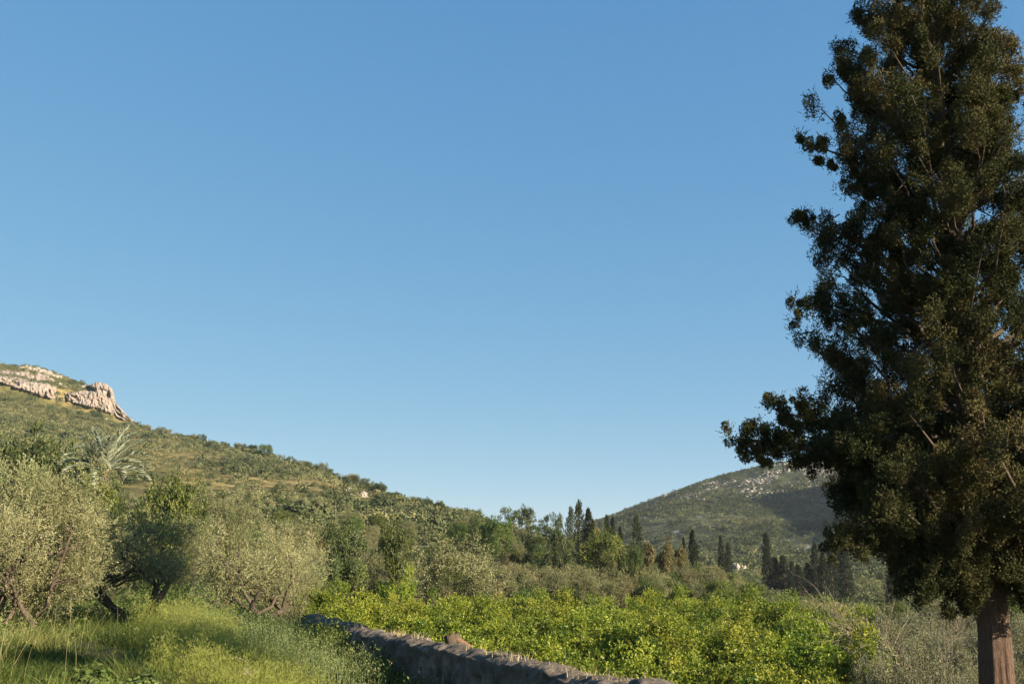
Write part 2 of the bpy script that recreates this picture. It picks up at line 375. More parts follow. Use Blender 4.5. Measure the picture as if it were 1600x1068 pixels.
# ------------------------------------------------------------------ geometry builders
def tubes(paths, sides=6, jitter=0.0, seed=0):
    """paths: list of (points Nx3, radii N) -> verts, quads"""
    V = []; Q = []; n = 0; rg = np.random.default_rng(seed)
    ang = np.arange(sides) * 2 * math.pi / sides
    for P, rad in paths:
        P = np.asarray(P, float); rad = np.asarray(rad, float)
        T = np.gradient(P, axis=0); T = unit(T)
        ref = np.where(np.abs(T[:, 2:3]) > 0.9, np.array([[1.0, 0, 0]]), np.array([[0, 0, 1.0]]))
        U = unit(np.cross(T, ref)); Wv = np.cross(T, U)
        rr = rad[:, None, None]
        if jitter: rr = rr * (1 + jitter * rg.uniform(-1, 1, (len(P), sides, 1)))
        ring = P[:, None, :] + rr * (np.cos(ang)[None, :, None] * U[:, None, :] + np.sin(ang)[None, :, None] * Wv[:, None, :])
        V.append(ring.reshape(-1, 3))
        i = np.arange(len(P) - 1)[:, None] * sides; j = np.arange(sides)[None, :]; j2 = (j + 1) % sides
        Q.append(np.stack([n + i + j, n + i + j2, n + i + sides + j2, n + i + sides + j], -1).reshape(-1, 4))
        n += len(P) * sides
        V.append(P[-1:] + T[-1:] * rad[-1]); tip = n; n += 1
        b = tip - sides
        if sides % 2 == 0:
            Q.append(np.array([[b + k, b + (k + 1) % sides, b + (k + 2) % sides, tip] for k in range(0, sides, 2)]))
    return np.concatenate(V), np.concatenate(Q)

def bend(rg, a, b, n=6, wob=0.1, sag=0.0):
    a = np.asarray(a, float); b = np.asarray(b, float); t = np.linspace(0, 1, n)[:, None]
    L = np.linalg.norm(b - a); P = a + (b - a) * t
    o = rg.normal(0, wob * L, (n, 3)); o[0] = 0; o[-1] = 0
    o = (o + np.roll(o, 1, 0) + np.roll(o, -1, 0)) / 2.2; o[0] = 0; o[-1] = 0
    P = P + o; P[:, 2] += sag * L * 4 * (t[:, 0] * (1 - t[:, 0]))
    return P

def leaves(P, D, L, Wd, rg, tint, normal=None, nmix=0.0):
    """diamond leaves at P along D"""
    n = len(P); D = unit(D)
    rv = rg.normal(size=(n, 3))
    if normal is not None: rv = np.cross(D, unit(normal) + rg.normal(size=(n, 3)) * nmix)
    S = unit(np.cross(D, rv)) if normal is None else unit(rv)
    L = np.broadcast_to(np.asarray(L, float).reshape(-1, 1), (n, 1)); Wd = np.broadcast_to(np.asarray(Wd, float).reshape(-1, 1), (n, 1))
    V = np.stack([P, P + D * L * 0.45 + S * Wd * 0.5, P + D * L, P + D * L * 0.45 - S * Wd * 0.5], 1).reshape(-1, 3)
    Q = np.arange(n * 4, dtype=np.int32).reshape(-1, 4)
    return V, Q, np.repeat(tint, 4)

def clump_leaves(C, CR, rg, shoots, per, shoot_len, leaf_l, leaf_w, up=0.5, out=0.8, squash=(1, 1, 1), ctint=None, nb=None, spread=0.9):
    """shoots spring from a shell round each clump centre, leaves grow along each shoot"""
    nC = len(C); n = nC * shoots
    ci = np.repeat(np.arange(nC), shoots)
    u = unit(rg.normal(size=(n, 3)))
    rad = rg.uniform(0.25, 1.0, n) ** 0.6
    B = C[ci] + u * (CR[ci] * rad)[:, None] * np.array(squash)
    sd = unit(u * out + np.array([0, 0, up]) + rg.normal(size=(n, 3)) * 0.45)
    sl = shoot_len * rg.uniform(0.5, 1.3, n)
    t = (np.arange(per) + 0.5)[None, :] / per + rg.uniform(-0.5, 0.5, (n, per)) / per
    P = (B[:, None, :] + sd[:, None, :] * (sl[:, None] * t)[:, :, None]).reshape(-1, 3)
    D = (np.repeat(sd, per, 0) + rg.normal(size=(n * per, 3)) * spread)
    L = leaf_l * rg.uniform(0.6, 1.25, n * per); Wd = leaf_w * rg.uniform(0.7, 1.3, n * per)
    if ctint is None: ctint = rg.uniform(0.25, 0.75, nC)
    sh = rg.normal(0, 0.10, n)
    tt = np.clip(np.repeat(ctint[ci] + sh, per) + rg.normal(0, 0.13, n * per) + 0.12 * np.tile(t.mean(0) * 2 - 1, n), 0, 1)
    if nb is not None:
        c0 = C.mean(0); nn = unit(P - np.repeat(C[ci], per, 0)) + 0.7 * unit(P - c0) + np.array([0, 0, 0.25])
        return leaves(P, D, L, Wd, rg, tt, normal=nn, nmix=nb)
    return leaves(P, D, L, Wd, rg, tt)
def puff(C, CR, rg, per, leaf_l, leaf_w, ctint, zs=1.45, nmix=0.55):
    n = len(C) * per; ci = np.repeat(np.arange(len(C)), per)
    u = unit(rg.normal(size=(n, 3)))
    lob = 1 + 0.38 * vnoise(u[:, 0] * 2.3 + ci * 5.3, u[:, 1] * 2.3 + ci * 1.7, u[:, 2] * 2.3, 9)
    P = C[ci] + u * (CR[ci] * lob * rg.uniform(0.72, 1.0, n))[:, None] * np.array([1, 1, zs])
    D = unit(u * 0.75 + np.array([0, 0, 0.45]) + rg.normal(size=(n, 3)) * 0.5)
    tt = np.clip(ctint[ci] + 0.22 * (lob - 1) + rg.normal(0, 0.06, n), 0, 1)
    return leaves(P, D, leaf_l * rg.uniform(0.6, 1.3, n), leaf_w * rg.uniform(0.7, 1.3, n), rg, tt, normal=u, nmix=nmix)

def join(parts):
    V = []; Q = []; T = []; n = 0
    for v, q, t in parts:
        V.append(v); Q.append(np.asarray(q) + n); T.append(t); n += len(v)
    return np.concatenate(V), np.concatenate(Q), np.concatenate(T)

def tree_meshes(kind, seed, H, Rx, base, clumps, cr, shoots, per, sl, ll, lw, mat, bark, up=0.5, out=0.8,
                trunk_r=0.12, stems=1, shell=0.55, shape=1.0, spread=0.9, sides=6, lobes=0.25, nb=0.8):
    """a crown of clumps on a branched trunk; base = height where the crown starts"""
    rg = np.random.default_rng(seed)
    n = clumps
    u = unit(rg.normal(size=(n * 3, 3))); rad = rg.uniform(shell, 1.0, n * 3)
    P = u * rad[:, None]
    P = P[(P[:, 2] > -0.75)][:n * 2]
    ang = np.arctan2(P[:, 1], P[:, 0])
    k = 1 + lobes * fbm(P[:, 0] * 1.6 + seed, P[:, 1] * 1.6, P[:, 2] * 1.6, seed, 3) * 1.6
    P = P * k[:, None]
    gate = fbm(P[:, 0] * 2.2, P[:, 1] * 2.2 + seed, P[:, 2] * 2.2, seed + 5, 2)
    P = P[np.argsort(-gate)][:n]
    Hc = (H - base) / 2
    C = P * np.array([Rx, Rx, Hc]); C[:, 2] += base + Hc
    if shape != 1.0:
        f = np.clip((C[:, 2] - base) / (H - base), 0, 1); C[:, :2] *= (1 - (1 - shape) * f)[:, None]
    CR = cr * rg.uniform(0.7, 1.3, n)
    ct_ = np.clip(0.5 + 0.55 * fbm(C[:, 0] / cr / 2, C[:, 1] / cr / 2, C[:, 2] / cr / 2, seed + 9, 2) + rg.normal(0, 0.08, n), 0.1, 0.95)
    V, Q, T = clump_leaves(C, CR, rg, shoots, per, sl, ll, lw, up, out, ctint=ct_, spread=spread, nb=nb)
    crown = make_mesh(kind + '_crown', V, Q, mat, T)
    paths = []
    fork = base + (H - base) * 0.12
    starts = []
    for s in range(stems):
        a = rg.uniform(0, 6.28); off = (0.0 if stems == 1 else trunk_r * 1.2)
        b0 = np.array([math.cos(a) * off, math.sin(a) * off, -0.15])
        le = rg.uniform(0.1, 0.28) * Rx * (1.0 if stems == 1 else 2.2)
        b1 = np.array([math.cos(a) * (off + le), math.sin(a) * (off + le), fork * rg.uniform(0.8, 1.1)])
        pp = bend(rg, b0, b1, 6, 0.05)
        paths.append((pp, trunk_r * np.linspace(1.15, 0.68, 6))); starts.append((b1, trunk_r * 0.68))
    sel = rg.permutation(n)[:min(n, max(14, n // 2))]
    mains = []
    for k2, i in enumerate(sel):
        if k2 < 3 * stems + 2:
            b, r0 = starts[k2 % len(starts)]
            pp = bend(rg, b, b + (C[i] - b) * 0.85, 8, 0.09, 0.05); rr = r0 * 0.62
            paths.append((pp, rr * np.linspace(1, 0.25, 8))); mains.append((pp, rr))
        else:
            best = None
            for pp, rr in mains:
                d = np.linalg.norm(pp[1:] - C[i], axis=1) + 0.25 * np.abs(np.arange(1, 8) - 3); j = int(np.argmin(d))
                if best is None or d[j] < best[0]: best = (d[j], pp[j + 1], rr * (1 - 0.09 * j))
            pp = bend(rg, best[1], C[i], 6, 0.09, 0.03)
            paths.append((pp, best[2] * 0.45 * np.linspace(1, 0.15, 6)))
    tv, tq = tubes(paths, sides, 0.12, seed)
    trunk = make_mesh(kind + '_trunk', tv, tq, bark, smooth=True)
    return trunk, crown

def put(name, meshes, x, y, label, cat, group=None, sc=1.0, rz=0.0, z=None, sink=0.0, crown='crown'):
    e = empty(name, (x, y, (tz(x, y) if z is None else z) - sink), rz, sc)
    tag(e, label, cat, group)
    if meshes[0]: obj('trunk', meshes[0], e)
    obj(crown, meshes[1], e)
    return e

rng = np.random.default_rng(7)

# ------------------------------------------------------------------ the great cypress
CY = 18.0
base_p = pt(1562, 1068, CY); CX = base_p.x; cz0 = tz(CX, CY)
def build_cypress():
    rg = np.random.default_rng(21)
    prof = [(-150, 20, 20), (-70, 75, 70), (0, 110, 88), (50, 132, 108), (100, 150, 128), (200, 166, 142), (300, 212, 190), (400, 250, 250), (500, 268, 265),
            (600, 262, 262), (700, 262, 255), (760, 268, 250), (810, 255, 232), (850, 215, 185), (890, 150, 150), (920, 110, 120)]
    zz = []; lf = []; rt = []
    for y, l, r in prof:
        axp = 1562 - 0.103 * (1068 - y)
        p0 = pt(axp, y, CY); zz.append(p0.z)
        lf.append(p0.x - pt(axp - l, y, CY).x); rt.append(pt(axp + r, y, CY).x - p0.x)
    zz = np.array(zz)[::-1]; lf = np.array(lf)[::-1]; rt = np.array(rt)[::-1]
    def Rad(z, az):   # az: 0 = +X (right)
        l = np.interp(z, zz, lf); r = np.interp(z, zz, rt); k = (1 - np.cos(az)) / 2
        base = r * (1 - k) + l * k
        nn = fbm(np.cos(az) * 1.3 + 4, np.sin(az) * 1.3, z * 0.55, 31, 3)
        return base * np.clip(0.95 + 0.60 * nn, 0.55, 1.10)
    ztop = zz[-1] + 0.3; zbot = zz[0]
    wood = []; C = []; CR = []; CT = []
    # trunk
    hz = np.linspace(cz0 - 0.2, ztop, 40)
    tr_r = np.interp(hz, [cz0 - 0.2, cz0 + 0.6, 0.0, 2.0, 5, 9, ztop], [0.46, 0.35, 0.265, 0.235, 0.18, 0.11, 0.02])
    tp = np.stack([CX + 0.05 * np.sin(hz * 0.9), CY + 0.05 * np.cos(hz * 0.7), hz], 1)
    sides = 64; ang = np.arange(sides) * 2 * math.pi / sides
    hz2 = np.linspace(cz0 - 0.2, ztop, 300); rr2 = np.interp(hz2, hz, tr_r); tx = np.interp(hz2, hz, tp[:, 0]); ty = np.interp(hz2, hz, tp[:, 1])
    A2, H2 = np.meshgrid(ang, hz2); flut = 1 + 0.045 * np.sin(A2 * 5 + H2 * 0.35) + 0.08 * fbm(np.cos(A2) * 3.2, np.sin(A2) * 3.2, H2 * 0.5, 3, 3) + 0.10 * fbm(np.cos(A2) * 12, np.sin(A2) * 12, H2 * 1.1, 13, 3) - 0.10 * np.exp(-((A2 - 4.3) / 0.14) ** 2) * sstep(1.6, -0.5, H2)
    TV = np.stack([tx[:, None] + rr2[:, None] * flut * np.cos(A2), ty[:, None] + rr2[:, None] * flut * np.sin(A2), H2], -1).reshape(-1, 3)
    i = np.arange(len(hz2) - 1)[:, None] * sides; j = np.arange(sides)[None, :]; j2 = (j + 1) % sides
    TQ = np.stack([i + j, i + j2, i + sides + j2, i + sides + j], -1).reshape(-1, 4)
    # limbs
    nl = 235
    for k in range(nl):
        f = (k + rg.uniform(0, 1)) / nl
        ze = zbot + 0.3 + (ztop - zbot - 0.3) * f ** 1.0
        az = k * 2.39996 + rg.normal(0, 0.35)
        Rm = float(Rad(np.array([ze]), np.array([az]))[0]) * rg.uniform(0.70, 1.04)
        Rm = max(Rm, 0.25)
        rise = Rm * np.interp(ze, [1.5, 5, 13], [0.30, 0.75, 1.2]) * rg.uniform(0.7, 1.2)
        zs = max(ze - rise, 1.75)
        a = np.array([CX, CY, zs]); b = np.array([CX + Rm * math.cos(az), CY + Rm * math.sin(az), ze])
        P = bend(rg, a, b, 8, 0.05, -0.06)
        r0 = np.interp(zs, [1, 8, 15], [0.075, 0.05, 0.02]) * rg.uniform(0.7, 1.2)
        wood.append((P, r0 * np.linspace(1, 0.15, 8)))
        nc = int(3 + Rm * 2.4)
        for q in range(nc):
            t = 1 - 0.68 * (q / nc) ** 0.9
            pc = np.array([np.interp(t, np.linspace(0, 1, 8), P[:, m]) for m in range(3)])
            off = rg.normal(0, 0.12 + 0.14 * (1 - t), 3) * np.array([1, 1, 1.2]) * min(1, Rm)
            C.append(pc + off); CR.append(rg.uniform(0.13, 0.27) * (0.8 + 0.2 * min(1, Rm / 2))); CT.append(None)
            if rg.uniform() < 0.6:
                wood.append((bend(rg, pc * 0.9 + np.array([CX, CY, pc[2] - 0.3]) * 0.1, pc + off, 4, 0.08), np.linspace(0.016, 0.004, 4)))
    # named outlying branches read off the silhouette: (px, py, depth, from px, py)
    def spray(px0, py0, px1, py1, Y0, Y1, n, r, droop=0.0, r0=0.05):
        a = np.array(pt(px0, py0, Y0)); b = np.array(pt(px1, py1, Y1))
        P = bend(rg, a, b, 8, 0.04, droop); wood.append((P, r0 * np.linspace(1, 0.15, 8)))
        for q in range(n):
            t = (q + 0.6) / n
            pc = np.array([np.interp(t, np.linspace(0, 1, 8), P[:, m]) for m in range(3)])
            C.append(pc + rg.normal(0, 0.10, 3)); CR.append(r * rg.uniform(0.7, 1.2) * (1.1 - 0.45 * t)); CT.append(0.12)
            if rg.uniform() < 0.55:
                C.append(pc + np.array([rg.normal(0, 0.08), rg.normal(0, 0.08), rg.uniform(-0.42, 0.32) * (1 - 0.4 * t)])); CR.append(r * 0.65); CT.append(0.12)
    spray(1500, 720, 1156, 684, CY, CY - 0.4, 34, 0.215, -0.05, 0.10)
    spray(1420, 700, 1215, 655, CY, CY + 0.3, 12, 0.20, 0.0, 0.05)
    spray(1400, 690, 1205, 638, CY, CY, 12, 0.19, 0.0)
    spray(1420, 700, 1182, 704, CY, CY - 0.2, 11, 0.16, 0.0)
    spray(1330, 690, 1275, 700, CY, CY, 5, 0.16, 0.0)
    spray(1400, 290, 1256, 222, CY, CY, 9, 0.15, 0.0, 0.04)
    spray(1400, 390, 1242, 335, CY, CY, 8, 0.17, 0.0)
    spray(1420, 520, 1236, 478, CY, CY, 9, 0.20, 0.0)
    spray(1400, 190, 1303, 92, CY, CY, 8, 0.15, 0.0)
    spray(1480, 200, 1572, 42, CY, CY, 9, 0.12, 0.0)
    spray(1500, 210, 1605, 110, CY, CY, 7, 0.14, 0.0)
    spray(1430, 800, 1285, 770, CY, CY - 0.5, 10, 0.22, 0.02)
    for q in range(16):
        f = rg.uniform(); spray(1480, 640 + 200 * f, 1300 + 45 * f + rg.uniform(-12, 30), 655 + 200 * f + rg.uniform(-15, 15), CY, CY - rg.uniform(-1.5, 1.8), 9, 0.24, 0.0)
    for (px, py, px2, py2) in [(1400, 820, 1300, 850), (1450, 850, 1395, 900), (1480, 860, 1440, 930), (1500, 870, 1475, 945), (1520, 870, 1500, 940), (1440, 860, 1410, 915), (1560, 860, 1600, 930), (1570, 860, 1625, 950),
                               (1530, 840, 1450, 905), (1535, 850, 1485, 930)]:
        spray(px, py, px2, py2, CY - rg.uniform(0, 1.0), CY - rg.uniform(0.4, 1.6), 9, 0.21, 0.05, 0.03)
    C = np.array(C); CR = np.array(CR)
    side = np.array([c if c is not None else -1 for c in CT])
    ctn = np.clip(0.42 + 0.55 * fbm(C[:, 0] * 0.8, C[:, 1] * 0.8, C[:, 2] * 0.6, 77, 3) + rg.normal(0, 0.13, len(C)), 0.03, 0.85)
    ctn = np.where(side >= 0, ctn * 0.7, ctn)
    print('cypress clumps', len(C))
    ns = 5; si = np.repeat(np.arange(len(C)), ns)
    so = unit(rg.normal(size=(len(si), 3))) * (CR[si] * rg.uniform(0.3, 0.8, len(si)) * np.where(side[si] >= 0, 1.45, 1.0))[:, None] * np.array([1, 1, 1.35])
    SC = C[si] + so; SR = CR[si] * rg.uniform(0.40, 0.68, len(si)) * np.where(side[si] >= 0, 0.85, 1.0); keep = rg.uniform(size=len(si)) < 0.92
    st_ = np.clip(ctn[si] + rg.normal(0, 0.10, len(si)), 0, 0.95)
    p1 = puff(SC[keep], SR[keep], rg, 175, 0.042, 0.021, st_[keep], zs=1.35, nmix=0.45)
    p2 = clump_leaves(C, CR * 0.9, rg, 24, 7, 0.13, 0.040, 0.018, up=0.6, out=1.0, squash=(1, 1, 1.45), ctint=ctn, spread=0.5)
    V, Q, T = join([p1, p2])
    wv, wq = tubes(wood, 6, 0.1, 5)
    e = empty('cypress_tree', (CX, CY, cz0))
    tag(e, 'huge dark cypress tree with broad ragged crown and reddish bare trunk at the right edge', 'tree')
    off = np.array([CX, CY, cz0])
    obj('trunk', make_mesh('great_cypress_trunk', TV - off, TQ, M['bark'], smooth=True), e)
    obj('branches', make_mesh('great_cypress_branches', wv - off, wq, M['bark_dark'], smooth=True), e)
    obj('crown', make_mesh('great_cypress_crown', V - off, Q, M['cypress'], T), e)
build_cypress()

# ------------------------------------------------------------------ tree kinds
def LIB(kind, n, **kw): return [tree_meshes(kind, 100 + 7 * i + len(kind), **kw) for i in range(n)]
K = {}
K['olive_near'] = [tree_meshes('near_olive', s, H=4.6, Rx=2.6, base=-0.25, clumps=145, cr=0.46, shoots=40, per=13, sl=0.32, ll=0.064, lw=0.020,
                               mat=M['olive'], bark=M['bark_dark'], trunk_r=0.17, stems=3, shell=0.4, up=0.25, spread=0.8, lobes=0.5) for s in (11, 12, 13)]
K['olive'] = [tree_meshes('olive', s, H=4.2, Rx=2.4, base=0.4, clumps=60, cr=0.5, shoots=34, per=8, sl=0.36, ll=0.14, lw=0.046,
                          mat=M['olive_mid'], bark=M['bark_dark'], trunk_r=0.15, stems=2, shell=0.4, up=0.35, spread=0.8, lobes=0.45) for s in (21, 22, 23, 24)]
K['citrus'] = [tree_meshes('citrus', s, H=3.1, Rx=1.75, base=0.15, clumps=40, cr=0.36, shoots=36, per=10, sl=0.24, ll=0.108, lw=0.056,
                           mat=M['citrus'], bark=M['bark_dark'], trunk_r=0.09, stems=1, shell=0.55, up=0.8, spread=0.9, lobes=0.6) for s in (31, 32, 33, 34, 35)]
K['green'] = [tree_meshes('broadleaf', s, H=5.0, Rx=2.7, base=0.7, clumps=70, cr=0.5, shoots=36, per=7, sl=0.34, ll=0.14, lw=0.085,
                          mat=M['green'], bark=M['bark_dark'], trunk_r=0.17, stems=1, shell=0.5, up=0.4, lobes=0.35) for s in (41, 42, 43)]
K['dark'] = [tree_meshes('dark_shrub', s, H=4.0, Rx=2.3, base=0.1, clumps=75, cr=0.42, shoots=34, per=7, sl=0.30, ll=0.13, lw=0.075,
                         mat=M['dark'], bark=M['bark_dark'], trunk_r=0.14, stems=2, shell=0.55, up=0.4, lobes=0.3) for s in (51, 52, 53)]
K['brown'] = [tree_meshes('russet', s, H=6.0, Rx=2.0, base=0.8, clumps=55, cr=0.5, shoots=24, per=5, sl=0.45, ll=0.28, lw=0.12,
                          mat=M['brown'], bark=M['bark_dark'], trunk_r=0.13, stems=1, shell=0.4, up=0.6, shape=0.7, lobes=0.45) for s in (61, 62)]
K['airy'] = [tree_meshes('airy', s, H=9.0, Rx=3.2, base=3.8, clumps=26, cr=0.7, shoots=34, per=6, sl=0.5, ll=0.30, lw=0.13,
                         mat=M['dark'], bark=M['bark_dark'], trunk_r=0.2, stems=1, shell=0.5, up=0.6, lobes=0.6) for s in (71, 72, 73)]
M['conifer_grey'] = leaf_mat('shaggy_conifer', [(0.026, 0.036, 0.020), (0.050, 0.062, 0.034), (0.085, 0.095, 0.052)], 0.2, 0.7, 0.1)
def conifer_meshes(seed, H, R, n, irregular=0.25, mat='cypress_far', ll=0.30):
    rg = np.random.default_rng(seed)
    f = rg.uniform(0.02, 1, n); prof = np.interp(f, [0, 0.08, 0.35, 0.7, 1], [0.55, 0.92, 1.0, 0.68, 0.05]) * R
    a = rg.uniform(0, 6.283, n); k = 1 + irregular * fbm(np.cos(a) * 2, np.sin(a) * 2, f * H * 0.5, seed, 3) * 2
    rr = prof * k * rg.uniform(0.45, 1.0, n) ** 0.5
    C = np.stack([rr * np.cos(a), rr * np.sin(a), 0.2 + f * H * 0.97], 1)
    ctn = np.clip(0.5 + 0.5 * fbm(C[:, 0], C[:, 1], C[:, 2] * 0.6, seed, 2) + rg.normal(0, 0.12, n), 0, 1)
    V, Q, T = clump_leaves(C, np.full(n, R * 0.22), rg, 8, 4, 0.3, ll, ll * 0.42, up=1.3, out=0.8, squash=(1, 1, 1.6), ctint=ctn, spread=0.4)
    tv, tq = tubes([(np.array([[0, 0, -0.2], [0.02, 0, H * 0.4], [0, 0, H * 0.93]]), np.array([R * 0.16 + 0.05, R * 0.1 + 0.03, 0.03]))], 6, 0.1, seed)
    return make_mesh('conifer_trunk', tv, tq, M['bark_dark'], smooth=True), make_mesh('conifer_crown', V, Q, mat and M[mat], T)
K['spire'] = [conifer_meshes(s, 15, 1.25, 340, 0.2) for s in (81, 82, 83)]
K['conifer'] = [conifer_meshes(s, 12, 2.5, 190, 0.9, 'conifer_grey', ll=0.4) for s in (91, 92)]

M['olive_dry'] = leaf_mat('dusty_olive_foliage', [(0.070, 0.075, 0.042), (0.175, 0.170, 0.105), (0.34, 0.32, 0.21)], 0.3, 0.55, 0.25, objvar=0.12)
K['olive_bush'] = [tree_meshes('olive_bush', s, H=4.2, Rx=2.7, base=0.0, clumps=150, cr=0.40, shoots=38, per=10, sl=0.30, ll=0.090, lw=0.036,
                                mat=M['olive_dry'], bark=M['bark_dark'], trunk_r=0.10, stems=5, shell=0.5, up=0.45, spread=0.9, lobes=0.8) for s in (15, 16)]
def basis(px, Y):   # world x for a pixel column at ground level, depth Y
    d = ray(px, 900); return d[0] / d[1] * Y
def place(kind, idx, name, cat, label, px, ytop, Y, wpx=None, group=None, rz=None, H0=None, R0=None, ybase=None):
    """stand a tree at (px, depth Y) on the ground so that its top reaches image row ytop and it is wpx wide"""
    x = basis(px, Y); x = pt(px, (ytop + 900) / 2, Y).x
    z = tz(x, Y) - 0.05
    if ybase is not None: z = min(z, pt(px, ybase, Y).z)
    top = pt(px, ytop, Y).z
    D = {'olive_bush': (4.7, 3.2), 'olive_near': (4.9, 2.95), 'olive': (4.6, 2.9), 'citrus': (3.4, 2.2), 'green': (5.4, 3.1), 'dark': (4.3, 2.6), 'brown': (6.3, 2.2), 'airy': (9.4, 3.9), 'spire': (14.8, 1.0), 'conifer': (12.2, 2.6)}[kind]
    sz = max((top - z) / D[0], 0.1)
    sx = (wpx / 2 * Y / F * 1.02) / D[1] if wpx else sz
    me = K[kind][idx % len(K[kind])]
    e = put(name, me, x, Y, label, cat, group, (sx, sx, sz), rng.uniform(0, 6.28) if rz is None else rz, z)
    return e

# unseen pine added just outside the frame to shade part of the foreground grass
shade = tree_meshes('pine', 75, H=13.9, Rx=1.7, base=12.3, clumps=30, cr=0.5, shoots=30, per=6, sl=0.4, ll=0.2, lw=0.07,
                    mat=M['dark'], bark=M['bark_dark'], trunk_r=0.16, shell=0.3, lobes=0.4)
put('pine_tree', shade, 11.0, 7.3, 'unseen slender pine tree added outside the frame to shade the foreground grass', 'tree', None, 1.0, 0.5)
# near olives on the left
place('olive_near', 0, 'olive_tree', 'tree', 'large pale silvery olive tree in full sun at the left edge', 45, 690, 26, 320, rz=0.3)
K['olive_near'].append(tree_meshes('stemmy_olive', 19, H=4.6, Rx=2.6, base=1.15, clumps=105, cr=0.46, shoots=40, per=13, sl=0.32, ll=0.064, lw=0.020,
                               mat=M['olive'], bark=M['bark_dark'], trunk_r=0.15, stems=4, shell=0.4, up=0.25, spread=0.8, lobes=0.5))
place('olive_near', 3, 'olive_tree', 'tree', 'dim olive tree with several dark crooked stems behind the shaded grass', 232, 772, 29.5, 250, rz=1.7)
place('olive_near', 2, 'olive_tree', 'tree', 'tall rounded olive tree with dense grey-green crown above the yellow weeds', 385, 742, 37, 215, rz=2.9)
place('olive_near', 0, 'olive_tree', 'tree', 'low olive tree bushing down to the far left end of the wall', 440, 800, 41, 120, rz=4.0)
place('olive_near', 1, 'olive_tree', 'tree', 'smaller olive tree behind and between the two leftmost olives', 140, 760, 42, 200, rz=5.0)
place('green', 0, 'broadleaf_tree', 'tree', 'bright green broadleaf tree rising behind the stemmy olive tree', 262, 728, 50, 120)
place('green', 1, 'broadleaf_tree', 'tree', 'fresh green broadleaf tree just below the palm', 125, 708, 56, 150)
place('green', 2, 'broadleaf_tree', 'tree', 'narrow green tree half sunk in the olive crowns beside the dim olive', 305, 745, 52, 60)
place('dark', 0, 'carob_tree', 'tree', 'dark yellow-green carob tree behind the leftmost olive', 15, 648, 75, 190)
place('dark', 1, 'carob_tree', 'tree', 'lower carob tree to the left of the palm', 90, 672, 80, 100)
place('olive', 0, 'olive_tree', 'tree', 'pale olive tree behind the leftmost olive and left of the palm', 35, 690, 50, 160)
# the trees round the orchard's back edge
place('dark', 2, 'leafy_bush', 'bush', 'domed dark glossy bush at the left back corner of the orchard', 533, 868, 103, 92)
place('olive', 1, 'olive_tree', 'tree', 'slim grey olive tree between the domed dark bush and the lime-green tree', 578, 850, 118, 74)
place('citrus', 3, 'lime_tree', 'tree', 'upright lime-green tree between two grey olives behind the orchard', 618, 880, 105, 84)
place('olive', 2, 'olive_tree', 'tree', 'broad dusty olive tree standing alone behind the orchard in the middle', 712, 832, 113, 170)
place('dark', 0, 'carob_tree', 'tree', 'nearly black carob tree on the slope above the domed bush', 538, 800, 120, 75)
place('green', 1, 'broadleaf_tree', 'tree', 'dark green spreading tree beside the straw-coloured patch', 618, 785, 125, 75)
place('green', 0, 'oak_tree', 'tree', 'round oak tree with a visible stem on the skyline shoulder', 772, 800, 165, 62)
place('dark', 1, 'oak_tree', 'tree', 'dark low tree on the left of the skyline oak', 742, 800, 172, 36)
place('airy', 0, 'eucalyptus_tree', 'tree', 'wispy grey tree left of the skyline grove', 802, 790, 215, 40)
place('airy', 1, 'eucalyptus_tree', 'tree', 'taller full-crowned tree in the middle of the skyline grove', 825, 788, 210, 38)
place('airy', 2, 'pine_tree', 'tree', 'small umbrella-crowned tree with sky showing under it on the skyline', 857, 799, 205, 34)
place('airy', 0, 'pine_tree', 'tree', 'smallest dark tree right of the umbrella-crowned tree', 872, 800, 215, 18)
place('dark', 2, 'oak_tree', 'tree', 'round dark dome of an oak below the skyline grove', 875, 820, 160, 44)
place('conifer', 0, 'conifer_tree', 'tree', 'shaggy conifer left of the narrow skyline cypress', 892, 794, 170, 22)
place('conifer', 1, 'conifer_tree', 'tree', 'tallest shaggy conifer on the skyline', 905, 786, 175, 26)
place('spire', 0, 'cypress_tree', 'tree', 'narrow dark cypress right of the shaggy conifers on the skyline', 920, 797, 165, 15)
place('spire', 1, 'cypress_tree', 'tree', 'thin pale cypress touching the narrow skyline cypress', 927, 812, 168, 8)
place('brown', 0, 'russet_tree', 'tree', 'small tan-tinged tree behind the large rounded green tree', 935, 815, 172, 20)
place('green', 2, 'broadleaf_tree', 'tree', 'large rounded green tree on the slope in the middle distance', 950, 822, 140, 88)
place('green', 0, 'broadleaf_tree', 'tree', 'low green tree against the right flank of the large rounded one', 990, 842, 138, 40)
for px, yt, wd, lb in ((949, 805, 8, 'short faint cypress just left of centre on the far valley edge'), (958, 808, 8, 'short faint cypress right beside its equally short neighbour'), (970, 822, 7, 'tiny faint cypress at the foot of the right hill')):
    place('spire', int(px) % 3, 'cypress_tree', 'tree', lb, px, yt, 230, wd)
place('conifer', 0, 'conifer_tree', 'tree', 'lone shaggy conifer above the russet trees', 996, 806, 165, 24)
place('brown', 1, 'russet_tree', 'tree', 'tan russet-tinged tree left of the orange one', 1014, 843, 160, 30)
place('brown', 0, 'russet_tree', 'tree', 'orange-tinged tall tree among the slope trees', 1040, 838, 160, 32)
place('brown', 1, 'russet_tree', 'tree', 'low russet tree right of the orange one', 1062, 852, 162, 36)
place('spire', 2, 'cypress_tree', 'tree', 'single dark cypress behind the russet trees', 1083, 828, 190, 12)
place('spire', 0, 'cypress_tree', 'tree', 'thin reddish cypress left of the single dark cypress', 1069, 840, 192, 6)
place('dark', 1, 'oak_tree', 'tree', 'rounded olive-dark tree at the right end of the slope', 1082, 872, 150, 50)
place('dark', 2, 'oak_tree', 'tree', 'rounded tree stepping down to the valley beside the pair of cypresses', 1110, 885, 150, 42)
